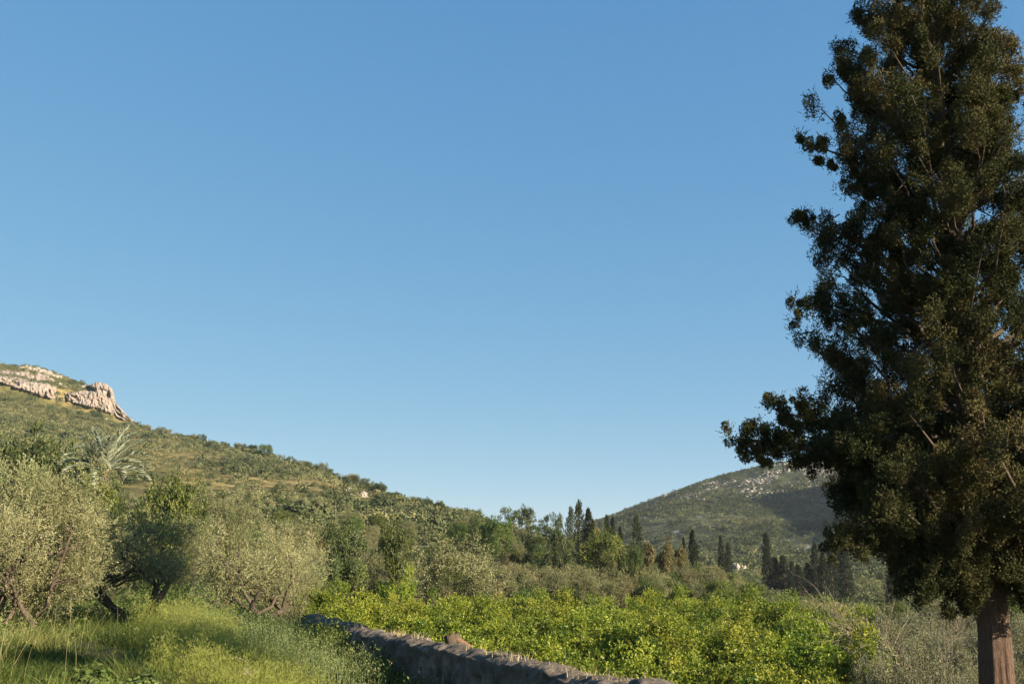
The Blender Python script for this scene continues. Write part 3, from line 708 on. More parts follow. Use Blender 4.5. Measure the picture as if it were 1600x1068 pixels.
place('green', 1, 'broadleaf_tree', 'tree', 'pale green round tree behind the far right corner of the orchard', 1128, 911, 120, 60, ybase=950)
# the valley cypresses
for px, yt, yb, wd, Y, lb in [
    (1127, 842, 900, 9, 270, 'taller cypress of the pair left of the stone ruin'),
    (1138, 853, 900, 10, 272, 'shorter cypress of the pair left of the stone ruin'),
    (1198, 838, 928, 13, 262, 'tallest narrow cypress at the left end of the valley row'),
    (1211, 876, 928, 14, 268, 'squat cypress against the right side of the tallest one'),
    (1224, 874, 932, 16, 262, 'dense cypress third from the left in the valley row'),
    (1237, 882, 934, 10, 258, 'thin pale-edged cypress fourth from the left in the valley row'),
    (1247, 888, 934, 15, 262, 'short cypress just left of the gap in the valley row'),
    (1262, 884, 928, 14, 275, 'stubby cypress in the gap of the valley row'),
    (1274, 854, 930, 13, 262, 'tall cypress just right of the gap in the valley row'),
    (1286, 870, 934, 14, 255, 'dark cypress between two taller ones right of the gap'),
    (1298, 860, 932, 15, 262, 'tall cypress in the thick of the right-hand cypress cluster'),
    (1309, 858, 934, 12, 270, 'cypress tucked behind the right end of the cypress cluster'),
    (1320, 862, 942, 16, 245, 'cypress at the right end of the cypress cluster'),
    (1391, 884, 975, 15, 170, 'nearer cypress hanging below the left edge of the great cypress crown'),
    (1404, 898, 955, 12, 200, 'first cypress seen under the great cypress crown'),
    (1417, 896, 955, 13, 205, 'second cypress seen under the great cypress crown'),
    (1441, 886, 960, 20, 190, 'thick cypress nearest the great cypress trunk')]:
    place('spire', int(px) % 3, 'cypress_tree', 'tree', lb, px, yt - 5, Y, wd, 'cypresses in the valley', ybase=yb)

# ------------------------------------------------------------------ citrus orchard
def put_kind(kind, name, cat, label, group, x, y, sx, sz, i, sink=0.05):
    me = K[kind][i % len(K[kind])]
    return put(name, me, x, y, label, cat, group, (sx, sx, sz), rng.uniform(0, 6.28), None, sink)
n_c = 0
rowdir = math.radians(-12)
for i in range(-30, 40):
    for j in range(0, 40):
        u = i * 3.8 + (1.9 if j % 2 else 0); v = 20 + j * 3.75
        x = u * math.cos(rowdir) - v * math.sin(rowdir) * 0.35 + rng.normal(0, 0.3); y = v + u * math.sin(rowdir) * 0.35 + rng.normal(0, 0.3)
        s, a = wall_st(x, y)
        if y < 22 or y > 99: continue
        px = 800 + F * x / (y * ct + (-3) * st) 
        lim_r = np.interp(y, [22, 31, 45, 88, 112], [1405, 1385, 1350, 1310, 1180])
        lim_l = np.interp(y, [22, 60, 75, 112], [600, 480, 545, 560])
        if px < lim_l or px > lim_r or s < 2.6: continue
        if n_c >= 300: break
        back = y > 90
        sc = rng.uniform(0.82, 1.16)
        dp = 'nearest the wall' if y < 38 else 'in the front half' if y < 60 else 'in the back half' if y < 88 else 'along the back edge'
        sd = 'at the left end' if px < 640 else 'left of the wall stump' if px < 700 else 'just right of the wall stump' if px < 850 else 'in the middle' if px < 1050 else 'towards the dead branches' if px < 1220 else 'beside the dead branches'
        tn = 'tall' if sc > 1.06 else 'low' if sc < 0.94 else 'bright'
        lab = tn + ' orchard citrus tree ' + dp + ', ' + sd
        put_kind('citrus', 'citrus_tree', 'tree', lab, 'citrus trees packed in the orchard', x, y, sc * 1.12, sc * rng.uniform(0.85, 1.2), int(rng.integers(0, 5)))
        n_c += 1
print('citrus', n_c)
# pale shrubs behind the orchard's right end
for k, (px, yt, Y, wp) in enumerate([(1190, 926, 125, 60), (1225, 930, 120, 70), (1262, 932, 112, 60), (1170, 916, 135, 50), (1205, 934, 105, 60), (1243, 938, 100, 66), (1285, 940, 98, 60), (1150, 924, 122, 50), (1310, 936, 110, 60), (1350, 938, 115, 60)]):
    place('olive', k, 'olive_tree', 'tree', 'pale low olive tree in the row behind the orchard below the valley cypresses', px, yt, Y, wp, 'pale olives behind the right end of the orchard', ybase=965)

for k in range(26):
    row = k % 2; px = 792 + (k // 2) * 27 + rng.uniform(-7, 7); yt = (892 if row == 0 else 872) + rng.uniform(-7, 7) + max(0, px - 1000) * 0.10
    kd = 'olive' if rng.uniform() < 0.85 else 'green'
    place(kd, k, 'olive_tree' if kd == 'olive' else 'broadleaf_tree', 'tree', ('grey olive tree' if kd == 'olive' else 'small green tree') + (' in the front row' if row == 0 else ' in the second row') + ' behind the orchard, ' +
          ('below the oak and grove' if px < 900 else 'below the big rounded green tree' if px < 1010 else 'below the russet trees'), px, yt, 122 if row == 0 else 138, rng.uniform(50, 70), 'olives in two rows right behind the orchard')
# ------------------------------------------------------------------ right-hand olive scrub and dead branches
rs = [(1300, 925, 72, 110, 'olive', 'spiky pale olive tree behind the dead branches'),
      (1345, 950, 52, 120, 'olive_bush', 'straggly olive tree right of the orchard corner'),
      (1255, 940, 80, 80, 'olive', 'grey olive tree at the orchard corner left of the spiky one'),
      (1420, 955, 47, 140, 'olive_bush', 'grey olive tree left of the great cypress trunk'),
      (1500, 965, 43, 140, 'olive_bush', 'grey olive tree close to the left of the great cypress trunk'),
      (1440, 1005, 32, 170, 'olive_bush', 'low half-bare olive thicket at the bottom left of the great cypress trunk'),
      (1620, 950, 46, 130, 'olive_bush', 'olive tree right of the great cypress trunk'),
      (1380, 930, 85, 90, 'green', 'fresh green tree behind the straggly olive tree'),
      (1545, 915, 75, 90, 'green', 'bright green tree glimpsed left of the great cypress trunk'),
      (1600, 1015, 30, 110, 'olive_bush', 'low olive bush at the bottom right corner'),
      (1470, 938, 78, 110, 'olive', 'olive tree in the hanging shade of the great cypress'),
      (1400, 985, 38, 120, 'olive_bush', 'sunlit low olive bush below the dark bare branch'),
      (1335, 985, 46, 90, 'olive_bush', 'grey low bush under the long dead branch'),
      (1530, 1000, 36, 110, 'olive_bush', 'leafy olive bush touching the left side of the great trunk'),
      (1375, 1010, 33, 110, 'olive_bush', 'low grey-green bush at the near right corner of the orchard'),
      (1455, 975, 52, 130, 'olive_bush', 'soft grey olive bush midway between the orchard and the great trunk'),
      (1400, 950, 62, 130, 'olive_bush', 'rounded olive bush behind the near right corner of the orchard'),
      (1520, 955, 60, 120, 'olive_bush', 'grey olive bush in the shade just left of the great trunk'),
      (1490, 1035, 28, 150, 'olive_bush', 'lowest olive thicket at the foot of the frame beside the great trunk'),
      (1585, 900, 85, 100, 'green', 'light green tree behind the great cypress trunk')]
for k, (px, yt, Y, wp, kd, lb) in enumerate(rs):
    place(kd, k, 'olive_tree' if 'olive' in kd else 'broadleaf_tree', 'tree', lb, px, yt, Y, wp)

def branch_thing(name, label, cat, pts_px, Y, r0, mat, twigs=14, seed=1):
    rg = np.random.default_rng(seed); P = np.array([pt(px, py, Y + dy) for px, py, dy in pts_px])
    n = 14; t = np.linspace(0, 1, n); tk = np.linspace(0, 1, len(P))
    Q = np.stack([np.interp(t, tk, P[:, m]) for m in range(3)], 1); Q += rg.normal(0, 0.03, Q.shape)
    o = Q[0].copy(); paths = [(Q - o, r0 * np.linspace(1, 0.25, n))]
    for k in range(twigs):
        i = rg.integers(3, n); d = unit((Q[min(i, n - 1)] - Q[i - 2])[None])[0]
        e = Q[i] + (d + rg.normal(0, 0.75, 3) + np.array([0, 0, 0.35])) * rg.uniform(0.4, 1.2)
        paths.append((bend(rg, Q[i] - o, e - o, 6, 0.08, 0.06), r0 * 0.4 * np.linspace(1, 0.2, 6)))
        if rg.uniform() < 0.7:
            m_ = (Q[i] + e) / 2; e2 = m_ + rg.normal(0, 0.35, 3) + np.array([0, 0, 0.2])
            paths.append((bend(rg, m_ - o, e2 - o, 5, 0.08), r0 * 0.2 * np.linspace(1, 0.3, 5)))
    v, q = tubes(paths, 6, 0.1, seed)
    ob = obj(name, make_mesh(name, v, q, mat, smooth=True), None, o); tag(ob, label, cat)
branch_thing('dead_branch', 'long pale dead branch lying across the straggly olive tree', 'branch', [(1372, 1002, 0), (1340, 990, 0), (1315, 975, 0.3), (1296, 960, 0.5)], 44, 0.03, M['bark_pale'], 30, 1)
branch_thing('dead_branch', 'short pale dead branch leaning left beside the orchard', 'branch', [(1345, 988, 0), (1322, 990, 0), (1308, 1000, 0)], 43, 0.035, M['bark_pale'], 14, 2)
branch_thing('dead_branch', 'pale bare branch slanting down right of the orchard', 'branch', [(1405, 1040, 0), (1392, 1020, 0), (1376, 1004, 0)], 30, 0.035, M['bark_pale'], 8, 4)
branch_thing('dead_branch', 'dark bare branch in the low thicket', 'branch', [(1425, 1050, 0), (1412, 1032, 0), (1404, 1016, 0)], 29, 0.03, M['bark_dark'], 6, 5)
branch_thing('dead_branch', 'thin bare twigs standing in the thicket left of the great trunk', 'branch', [(1470, 1068, 0), (1480, 1030, 0), (1495, 985, 0)], 31, 0.018, M['bark_pale'], 30, 6)

# ------------------------------------------------------------------ trees scattered on the middle slope
def terrain_px(x, y):
    z = ter(np.array([x]), np.array([y]))[0]; dep = y * ct + (z - EYE) * st
    return 800 + F * x / dep, 534 - F * ((z - EYE) * ct - y * st) / dep
def row_of(x, y): return terrain_px(x, y)
groups = {'olive': ('olive_tree', 'grey-green olive tree among many scattered over the sunny middle slope', 'tree', 'olive trees scattered over the middle slope'),
          'dark': ('slope_bush', 'dark evergreen bush among many scattered over the sunny middle slope', 'bush', 'dark bushes scattered over the middle slope'),
          'green': ('slope_tree', 'fresh green bush among the olives of the sunny middle slope', 'bush', 'green bushes scattered over the middle slope'),
          'citrus': ('citrus_tree', 'stray lime-green citrus tree among the olives behind the orchard', 'tree', 'stray citrus trees behind the orchard'),
          'brown': ('dry_bush', 'brownish dry bush among the olives of the middle slope', 'bush', 'dry bushes scattered over the middle slope')}
taken = []; cnt = {}
tries = 0
while len(taken) < 430 and tries < 30000:
    tries += 1
    r = 62 + 190 * rng.uniform() ** 1.0; a = rng.uniform(-0.60, 0.30)
    x = r * math.sin(a); y = r * math.cos(a)
    px, py = row_of(x, y)
    if px < -60 or px > 1190: continue
    if r < 118 and px > 480: continue
    if 95 < px < 250 and r < 95: continue
    if px > 1100 and r > 240: continue
    dmin = (3.4 + (r - 60) * 0.022) * (0.82 if px > 700 else 1.0)
    if any((x - q[0]) ** 2 + (y - q[1]) ** 2 < dmin * dmin for q in taken): continue
    # keep open straw-coloured clearings
    nz = float(fbm(np.array([x / 26]), np.array([y / 26]), 0, 44, 2)[0])
    if nz > 0.25 and r > 130: continue
    if (640 < px < 715 and 812 < py < 862 and r > 125): continue
    if (170 < px < 310 and 700 < py < 775 and r < 260 and r > 90): continue
    taken.append((x, y))
    u = rng.uniform()
    if cnt.get('olive', 0) >= 295 and u < 0.62: u = 0.7
    kd = 'olive' if u < 0.62 else 'dark' if u < 0.78 else 'green' if u < 0.90 else 'brown' if u < 0.94 else 'citrus'
    if r < 150 and px > 520 and rng.uniform() < 0.18: kd = 'citrus'
    if kd == 'citrus' and (px < 700 or r > 170): kd = 'olive'
    if kd == 'brown' : s = 0.5
    else: s = rng.uniform(0.62, 1.05) * (0.85 if r > 170 else 1.0)
    nm, lb, cat, gr = groups[kd]
    zn = ('left of the palm' if px < 110 else 'below and right of the palm' if px < 260 else 'above the near olives' if px < 430 else 'above the domed dark bush' if px < 600 else
          'around the straw-coloured patch' if px < 740 else 'under the skyline oak and grove' if px < 870 else 'round the big rounded green tree' if px < 1010 else 'below the russet trees')
    ds = 'low down' if r < 115 else 'halfway up' if r < 175 else 'high up'
    lb = {'olive': 'grey-green olive tree', 'dark': 'dark evergreen bush', 'green': 'fresh green bush', 'citrus': 'stray lime-green citrus tree', 'brown': 'brownish dry bush'}[kd] + ' ' + ds + ' on the slope, ' + zn
    put_kind(kd, nm, cat, lb, gr, x, y, s * rng.uniform(0.9, 1.15), s, int(rng.integers(0, 6)), 0.25)
    cnt[kd] = cnt.get(kd, 0) + 1
print('slope', cnt, tries)

# bigger shrubs that stand out along the left hill's skyline
for k in range(64):
    px = 215 + k * 8.3 + rng.uniform(-5, 5); az = math.atan((px - 800) / 1590.0)
    rr = float(np.interp(px, [210, 300, 400, 500, 600, 740], [650, 580, 520, 460, 400, 330])) - rng.uniform(0, 26)
    kd = 'dark' if rng.uniform() < 0.45 else 'olive'; sx = rng.uniform(0.75, 1.5) * np.interp(px, [215, 740], [1.15, 0.85]); sz = sx * rng.uniform(0.7, 1.15)
    put_kind(kd, 'skyline_shrub', 'bush', ('dark' if kd == 'dark' else 'greyish') + (' tall' if sz > 1.15 else ' low') + ' shrub on the left hill skyline, ' + ('right below the cliff' if px < 330 else 'above the near olives' if px < 470 else 'halfway down the ridge' if px < 620 else 'close to the skyline oak'),
             'shrubs along the skyline of the left hill', rr * math.sin(az), rr * math.cos(az), sx, sz, k, 0.5)
# ------------------------------------------------------------------ hillside scrub (uncountable) and rocks
def scrub(name, N0, rlo, rhi, alo, ahi, K_, smin, smax, seed, density, label, q=0.34, cat='scrub', zoff=0.0, tint_shift=0.0, mat='scrub'):
    rg = np.random.default_rng(seed)
    r = np.sqrt(rg.uniform(rlo ** 2, rhi ** 2, N0)); a = rg.uniform(alo, ahi, N0)
    x = r * np.sin(a); y = r * np.cos(a)
    keep = density(x, y, r, a, rg); x = x[keep]; y = y[keep]; r = r[keep]
    n = len(x); z = ter(x, y)
    s = rg.uniform(smin, smax, n) * (0.75 + 0.5 * rg.uniform(size=n) ** 3)
    B = np.stack([x, y, z + zoff], 1)
    ti = np.clip(0.45 + tint_shift + 0.45 * fbm(x / 30, y / 30, 0, seed, 3) + rg.normal(0, 0.13, n), 0.02, 0.98)
    ci = np.repeat(np.arange(n), K_)
    u = unit(rg.normal(size=(n * K_, 3))); u[:, 2] = np.abs(u[:, 2]) * 1.1 - 0.12
    lob = 1 + 0.35 * vnoise(u[:, 0] * 1.7 + ci * 3.1, u[:, 1] * 1.7, u[:, 2] * 1.7, 9)
    P = B[ci] + u * (s[ci] * rg.uniform(0.5, 1.0, n * K_) ** 0.5 * lob)[:, None] * np.array([1, 1, 0.95])
    D = np.cross(u + rg.normal(size=u.shape) * 0.5, rg.normal(size=u.shape))
    sz = s[ci] * q * rg.uniform(0.6, 1.3, n * K_)
    V, Q, T = leaves(P, D, sz * 1.25, sz, rg, np.clip(ti[ci] + rg.normal(0, 0.08, n * K_), 0, 1), normal=u, nmix=0.5)
    o = obj(name, make_mesh(name, V, Q, M[mat], T)); tag(o, label, cat, None, 'stuff')
    print(name, n, len(Q)); return o
def pxof(x, y, z):
    dep = y * ct + (z - EYE) * st
    return 800 + F * x / dep, 534 - F * ((z - EYE) * ct - y * st) / dep
def dens_left(x, y, r, a, rg):
    z = ter(x, y); px, py = pxof(x, y, z)
    nz = fbm(x / 45, y / 45, 0, 8, 3) + 0.6 * fbm(x / 12, y / 12, 0, 18, 2)
    p = np.clip(0.80 + 1.8 * (nz + 0.03), 0.12, 1)
    band = np.exp(-((r - 300) / 45) ** 2) * (px > 180) * (px < 620)
    p = p * (1 - 0.65 * band)
    cliff = (r > 632) & (r < 664) & (px < 188)
    p = np.where(cliff, 0.6 * p, p)
    p = np.where((r < 632) & (r > 560) & (px < 220), np.maximum(p, 0.8), p)
    return rg.uniform(size=len(x)) < p
scrub('scrub_left', 15500, 190, 760, -0.62, az_el(930, 850)[0], 130, 1.2, 2.7, 301, dens_left, 'grey-green maquis scrub covering the long hillside on the left', 0.22)
scrub('thicket_left', 2600, 190, 640, -0.62, az_el(900, 850)[0], 260, 2.0, 3.6, 306, lambda x, y, r, a, rg: rg.uniform(size=len(x)) < np.clip(0.15 + 1.4 * fbm(x / 34, y / 34, 0, 98, 3), 0, 0.8), 'larger dark thickets standing out on the long hillside on the left', 0.20, tint_shift=-0.22)
def dens_right(x, y, r, a, rg):
    nz = fbm(x / 60, y / 60, 0, 28, 3) + 0.7 * fbm(x / 16, y / 16, 0, 38, 2)
    # terrace-like bands along the slope
    bandn = np.sin(r / 9.0 + 3 * fbm(x / 80, y / 80, 0, 3, 2)) * 0.25
    p = np.clip(0.62 + 1.5 * nz + bandn, 0.10, 1)
    return rg.uniform(size=len(x)) < p
scrub('scrub_right', 30000, 400, 1180, az_el(925, 850)[0], 0.56, 46, 1.5, 3.2, 302, dens_right, 'dark green maquis scrub covering the hill on the right', 0.32, tint_shift=-0.22)
def dens_val(x, y, r, a, rg):
    nz = fbm(x / 18, y / 18, 0, 48, 3); px = 800 + 1595 * np.tan(a)
    return (rg.uniform(size=len(x)) < np.clip(0.55 + 1.5 * nz, 0.05, 1)) & ((r > 235) | (px > 1150))
scrub('valley_scrub', 5200, 130, 402, az_el(960, 900)[0], 0.56, 190, 0.9, 2.4, 305, dens_val, 'olive-green scrub and bushes on the valley floor around the dark cypresses', 0.16)

def rocks(name, n, pick, seed, label, smin, smax):
    rg = np.random.default_rng(seed); x, y = pick(rg, n); z = ter(x, y); n = len(x)
    ico = []
    t = (1 + 5 ** 0.5) / 2
    IV = unit(np.array([(-1, t, 0), (1, t, 0), (-1, -t, 0), (1, -t, 0), (0, -1, t), (0, 1, t), (0, -1, -t), (0, 1, -t), (t, 0, -1), (t, 0, 1), (-t, 0, -1), (-t, 0, 1)], float))
    IF = np.array([(0, 11, 5), (0, 5, 1), (0, 1, 7), (0, 7, 10), (0, 10, 11), (1, 5, 9), (5, 11, 4), (11, 10, 2), (10, 7, 6), (7, 1, 8), (3, 9, 4), (3, 4, 2), (3, 2, 6), (3, 6, 8), (3, 8, 9), (4, 9, 5), (2, 4, 11), (6, 2, 10), (8, 6, 7), (9, 8, 1)])
    s = rg.uniform(smin, smax, n) * rg.uniform(0.4, 1, n)
    V = IV[None] * rg.uniform(0.55, 1.3, (n, 12, 1)) * s[:, None, None] * (rg.uniform(0.6, 1.5, (n, 1, 3)) * np.array([1.2, 1.2, 0.9]))
    V = V + np.stack([x, y, z + s * 0.15], 1)[:, None, :]
    Fc = (IF[None] + (np.arange(n) * 12)[:, None, None]).reshape(-1, 3)
    o = obj(name, make_mesh(name, V.reshape(-1, 3), Fc, M['rocks'])); tag(o, label, 'rocks', None, 'stuff')
def pick_right(rg, n):
    # limestone outcrops in a ragged band high on the hill
    px = rg.uniform(1000, 1420, n); f = rg.normal(0, 1, n)
    r = 1000 + 52 * f + 25 * np.sin(px / 40) ; a = np.arctan((px - 800) / 1590.0)
    x = r * np.sin(a); y = r * np.cos(a)
    g = fbm(x / 22, y / 22, 0, 55, 3) + 0.12 * (np.abs(f) < 0.6)
    k = g > 0.08
    return x[k], y[k]
rocks('rocks_right', 6500, pick_right, 401, 'pale limestone boulders strewn high on the right hill', 0.4, 1.7)
def pick_left(rg, n):
    m_ = n // 40; px = np.concatenate([rg.normal(558, 18, m_), rg.uniform(0, 190, n - m_)]); r = np.concatenate([rg.normal(345, 9, m_), rg.uniform(664, 720, n - m_)])
    a = np.arctan((px - 800) / 1590.0); x = r * np.sin(a); y = r * np.cos(a)
    k = fbm(x / 15, y / 15, 0, 56, 3) > 0.05
    return x[k], y[k]
rocks('rocks_left', 900, pick_left, 402, 'pale limestone outcrops scattered on the left hill', 0.7, 2.3)
def pick_mid(rg, n):
    px = rg.uniform(640, 800, n); r = rg.uniform(130, 175, n); a = np.arctan((px - 800) / 1590.0); return r * np.sin(a), r * np.cos(a)
rocks('rocks_slope', 40, pick_mid, 403, 'few pale stones lying in the straw-coloured patch on the middle slope', 0.3, 0.8)

def dens_under(x, y, r, a, rg):
    s, al = wall_st(x, y); px, py = pxof(x, y, ter(x, y))
    ok = (s < -0.8) | (al > WL + 3)
    return ok & (s < 3) & (r > np.interp(px, [-100, 120, 300, 500], [25, 29, 30, 27])) & (rg.uniform(size=len(x)) < np.interp(r, [25, 34, 60], [0.5, 1, 1]))
scrub('undergrowth', 1700, 22, 75, -0.72, -0.15, 200, 0.35, 0.85, 303, dens_under, 'dense low green undergrowth at the feet of the near olive trees', 0.13, tint_shift=0.0, mat='under')
# ------------------------------------------------------------------ limestone cliff on the left hill
def cliff(name, px0, px1, top0, bot0, r0, seed, relief):
    nu, nv = 220, 60
    U, Vv = np.meshgrid(np.linspace(0, 1, nu), np.linspace(0, 1, nv), indexing='ij')
    pxs = px0 + (px1 - px0) * U
    top = np.interp(pxs, [p for p, _ in top0], [y for _, y in top0]); bot = np.interp(pxs, [p for p, _ in bot0], [y for _, y in bot0])
    py = bot + (top - bot) * Vv + 0.8 * fbm(U * 60, Vv * 3, 0, seed + 3, 2)
    u = (pxs - 800) / F; v = (534 - py) / F
    dx, dy, dz = u, ct - v * st, st + v * ct; hr = np.hypot(dx, dy)
    rt = np.full(pxs.shape, np.nan)
    for rr in np.arange(600, 740, 2.0):
        q = rr / hr; below = EYE + dz * q < ter(dx * q, dy * q)
        rt = np.where(np.isnan(rt) & below, rr, rt)
    rt = np.where(np.isnan(rt), r0 + 22.0, rt)
    kk = np.ones(7) / 7
    rt = np.stack([np.convolve(np.pad(c_, 3, mode='edge'), kk, 'valid') for c_ in rt])
    rt = np.stack([np.convolve(np.pad(c_, 3, mode='edge'), kk, 'valid') for c_ in rt.T]).T
    ridg = 1 - np.abs(fbm(U * (px1 - px0) / 7.0, Vv * 2.6, 0.5, seed, 5)) * 2
    fine = fbm(U * (px1 - px0) / 3.0, Vv * 7, 0, seed + 1, 4)
    r = rt - 2.5 - relief * ridg - 2.2 * fine
    edge = np.minimum(np.minimum(U, 1 - U) * 10, np.minimum(Vv * 6, (1 - Vv) * 6 )); edge = np.clip(edge, 0, 1)
    r = r + 9 * (1 - edge)
    s = r / hr
    P = np.stack([dx * s, dy * s, EYE + dz * s], -1).reshape(-1, 3)
    idx = np.arange(nu * nv).reshape(nu, nv)
    q = np.stack([idx[:-1, :-1], idx[1:, :-1], idx[1:, 1:], idx[:-1, 1:]], -1).reshape(-1, 4)
    o = obj(name, make_mesh(name, P, q, M['cliff'], smooth=False)); tag(o, kind='structure')
cliff('cliff_face', 98, 204, [(98, 612), (112, 612), (122, 608), (135, 603), (150, 597), (165, 598), (176, 608), (182, 630), (204, 654)], [(98, 620), (112, 630), (140, 640), (165, 648), (185, 655), (204, 660)], 636, 5, 4.5)
cliff('cliff_band', -160, 100, [(-160, 550), (0, 575), (40, 577), (75, 580), (88, 594), (106, 604)], [(-160, 616), (0, 600), (20, 608), (60, 622), (85, 628), (106, 622)], 636, 6, 4.5)

# ------------------------------------------------------------------ stone ruins in the valley
def ruin(name, label, px, py, Y, wpx, hpx, seed):
    rg = np.random.default_rng(seed); c = pt(px, py, Y); z = tz(c.x, Y) - 0.3; W_ = wpx * Y / F; H_ = hpx * Y / F; D_ = W_ * 0.8
    e = empty(name, (c.x, Y, z), 0.35); tag(e, label, 'ruin')
    def wallp(x0, y0, x1, y1, h0, h1, gap=None):
        V = []; Fq = []; n = 14
        L = math.hypot(x1 - x0, y1 - y0); ux, uy = (x1 - x0) / L, (y1 - y0) / L; nx, ny = -uy * 0.3, ux * 0.3
        hs = np.interp(np.linspace(0, 1, n), [0, 1], [h0, h1]) * (1 + 0.22 * rg.uniform(-1, 1, n))
        for i in range(n):
            t = i / (n - 1); X = x0 + ux * L * t; Yy = y0 + uy * L * t
            V += [(X + nx, Yy + ny, 0), (X - nx, Yy - ny, 0), (X - nx, Yy - ny, hs[i]), (X + nx, Yy + ny, hs[i])]
        for i in range(n - 1):
            if gap and gap[0] <= i < gap[1]: continue
            a = i * 4; b = a + 4
            for k in range(4): Fq.append((a + k, a + (k + 1) % 4, b + (k + 1) % 4, b + k))
            Fq.append((a, a + 3, a + 2, a + 1)); Fq.append((b, b + 1, b + 2, b + 3))
        obj('wall', make_mesh('ruin_wall', np.array(V, float), np.array(Fq), M['ruin']), e)
    wallp(-W_ / 2, -D_ / 2, W_ / 2, -D_ / 2, H_, H_ * 0.7, (5, 7))
    wallp(W_ / 2, -D_ / 2 + 0.32, W_ / 2, D_ / 2, H_ * 0.7, H_ * 0.6)
    wallp(-W_ / 2, -D_ / 2 + 0.32, -W_ / 2, D_ / 2, H_, H_ * 0.8)
    wallp(-W_ / 2 + 0.32, D_ / 2, W_ / 2 - 0.32, D_ / 2, H_ * 0.8, H_ * 0.6)
ruin('stone_ruin', 'small pale roofless stone ruin on the rise between the valley cypresses', 1153, 869, 400, 17, 15, 3)
ruin('stone_ruin', 'low broken stone walls behind the shorter cypresses of the valley row', 1238, 887, 400, 16, 6, 4)

# ------------------------------------------------------------------ palm
def palm():
    rg = np.random.default_rng(5); Y = 64; c = pt(163, 735, Y)
    x, y = c.x, Y; z0 = tz(x, y); hub = c.z
    e = empty('palm_tree', (x, y, z0)); tag(e, 'grey-green date palm with arching feathery fronds rising among the olives', 'palm')
    tv, tq = tubes([(np.array([[0, 0, -0.2], [0.05, 0, (hub - z0) / 2], [0, 0, hub - z0 + 0.1]]), np.array([0.38, 0.33, 0.36]))], 10, 0.12, 3)
    obj('trunk', make_mesh('palm_trunk', tv, tq, M['bark_dark'], smooth=True), e)
    nf = 24
    for k in range(nf):
        az = k * 2.39996 + rg.normal(0, 0.2); f = (k + 0.5) / nf
        el = math.radians(np.interp(f, [0, 0.5, 1], [78, 52, 5])); L = rg.uniform(2.9, 3.7)
        n = 22; P = [np.array([0, 0, hub - z0])]; d = el
        for s in range(n):
            d -= np.interp(s / n, [0, 1], [0.012, 0.075]) * (0.7 + 0.9 * f)
            P.append(P[-1] + np.array([math.cos(az) * math.cos(d), math.sin(az) * math.cos(d), math.sin(d)]) * L / n)
        P = np.array(P); T = unit(np.gradient(P, axis=0)); S = unit(np.cross(T, [0, 0, 1.0])); Nn = np.cross(S, T)
        tt = np.linspace(0.08, 1, 80); Pi = np.stack([np.interp(tt, np.linspace(0, 1, n + 1), P[:, m]) for m in range(3)], 1)
        Ti = np.stack([np.interp(tt, np.linspace(0, 1, n + 1), T[:, m]) for m in range(3)], 1)
        Si = np.stack([np.interp(tt, np.linspace(0, 1, n + 1), S[:, m]) for m in range(3)], 1); Ni = np.cross(Si, Ti)
        parts = []
        for sg in (-1, 1):
            D = Ti * 0.75 + sg * Si * 0.75 + Ni * 0.28 + rg.normal(0, 0.09, Ti.shape)
            ll = 0.62 * np.sin(np.clip(tt * 0.92 + 0.12, 0, 1) * math.pi) ** 0.6 + 0.08
            parts.append(leaves(Pi, D, ll, 0.06, rg, np.clip(rg.normal(0.5, 0.2, len(Pi)), 0, 1)))
        v, q = tubes([(P, np.linspace(0.035, 0.008, n + 1))], 4, 0, 1)
        parts.append((v, q, np.full(len(v), 0.6)))
        V, Q, Tn = join(parts)
        obj('frond', make_mesh('palm_frond', V, Q, M['palm'], Tn), e)
palm()

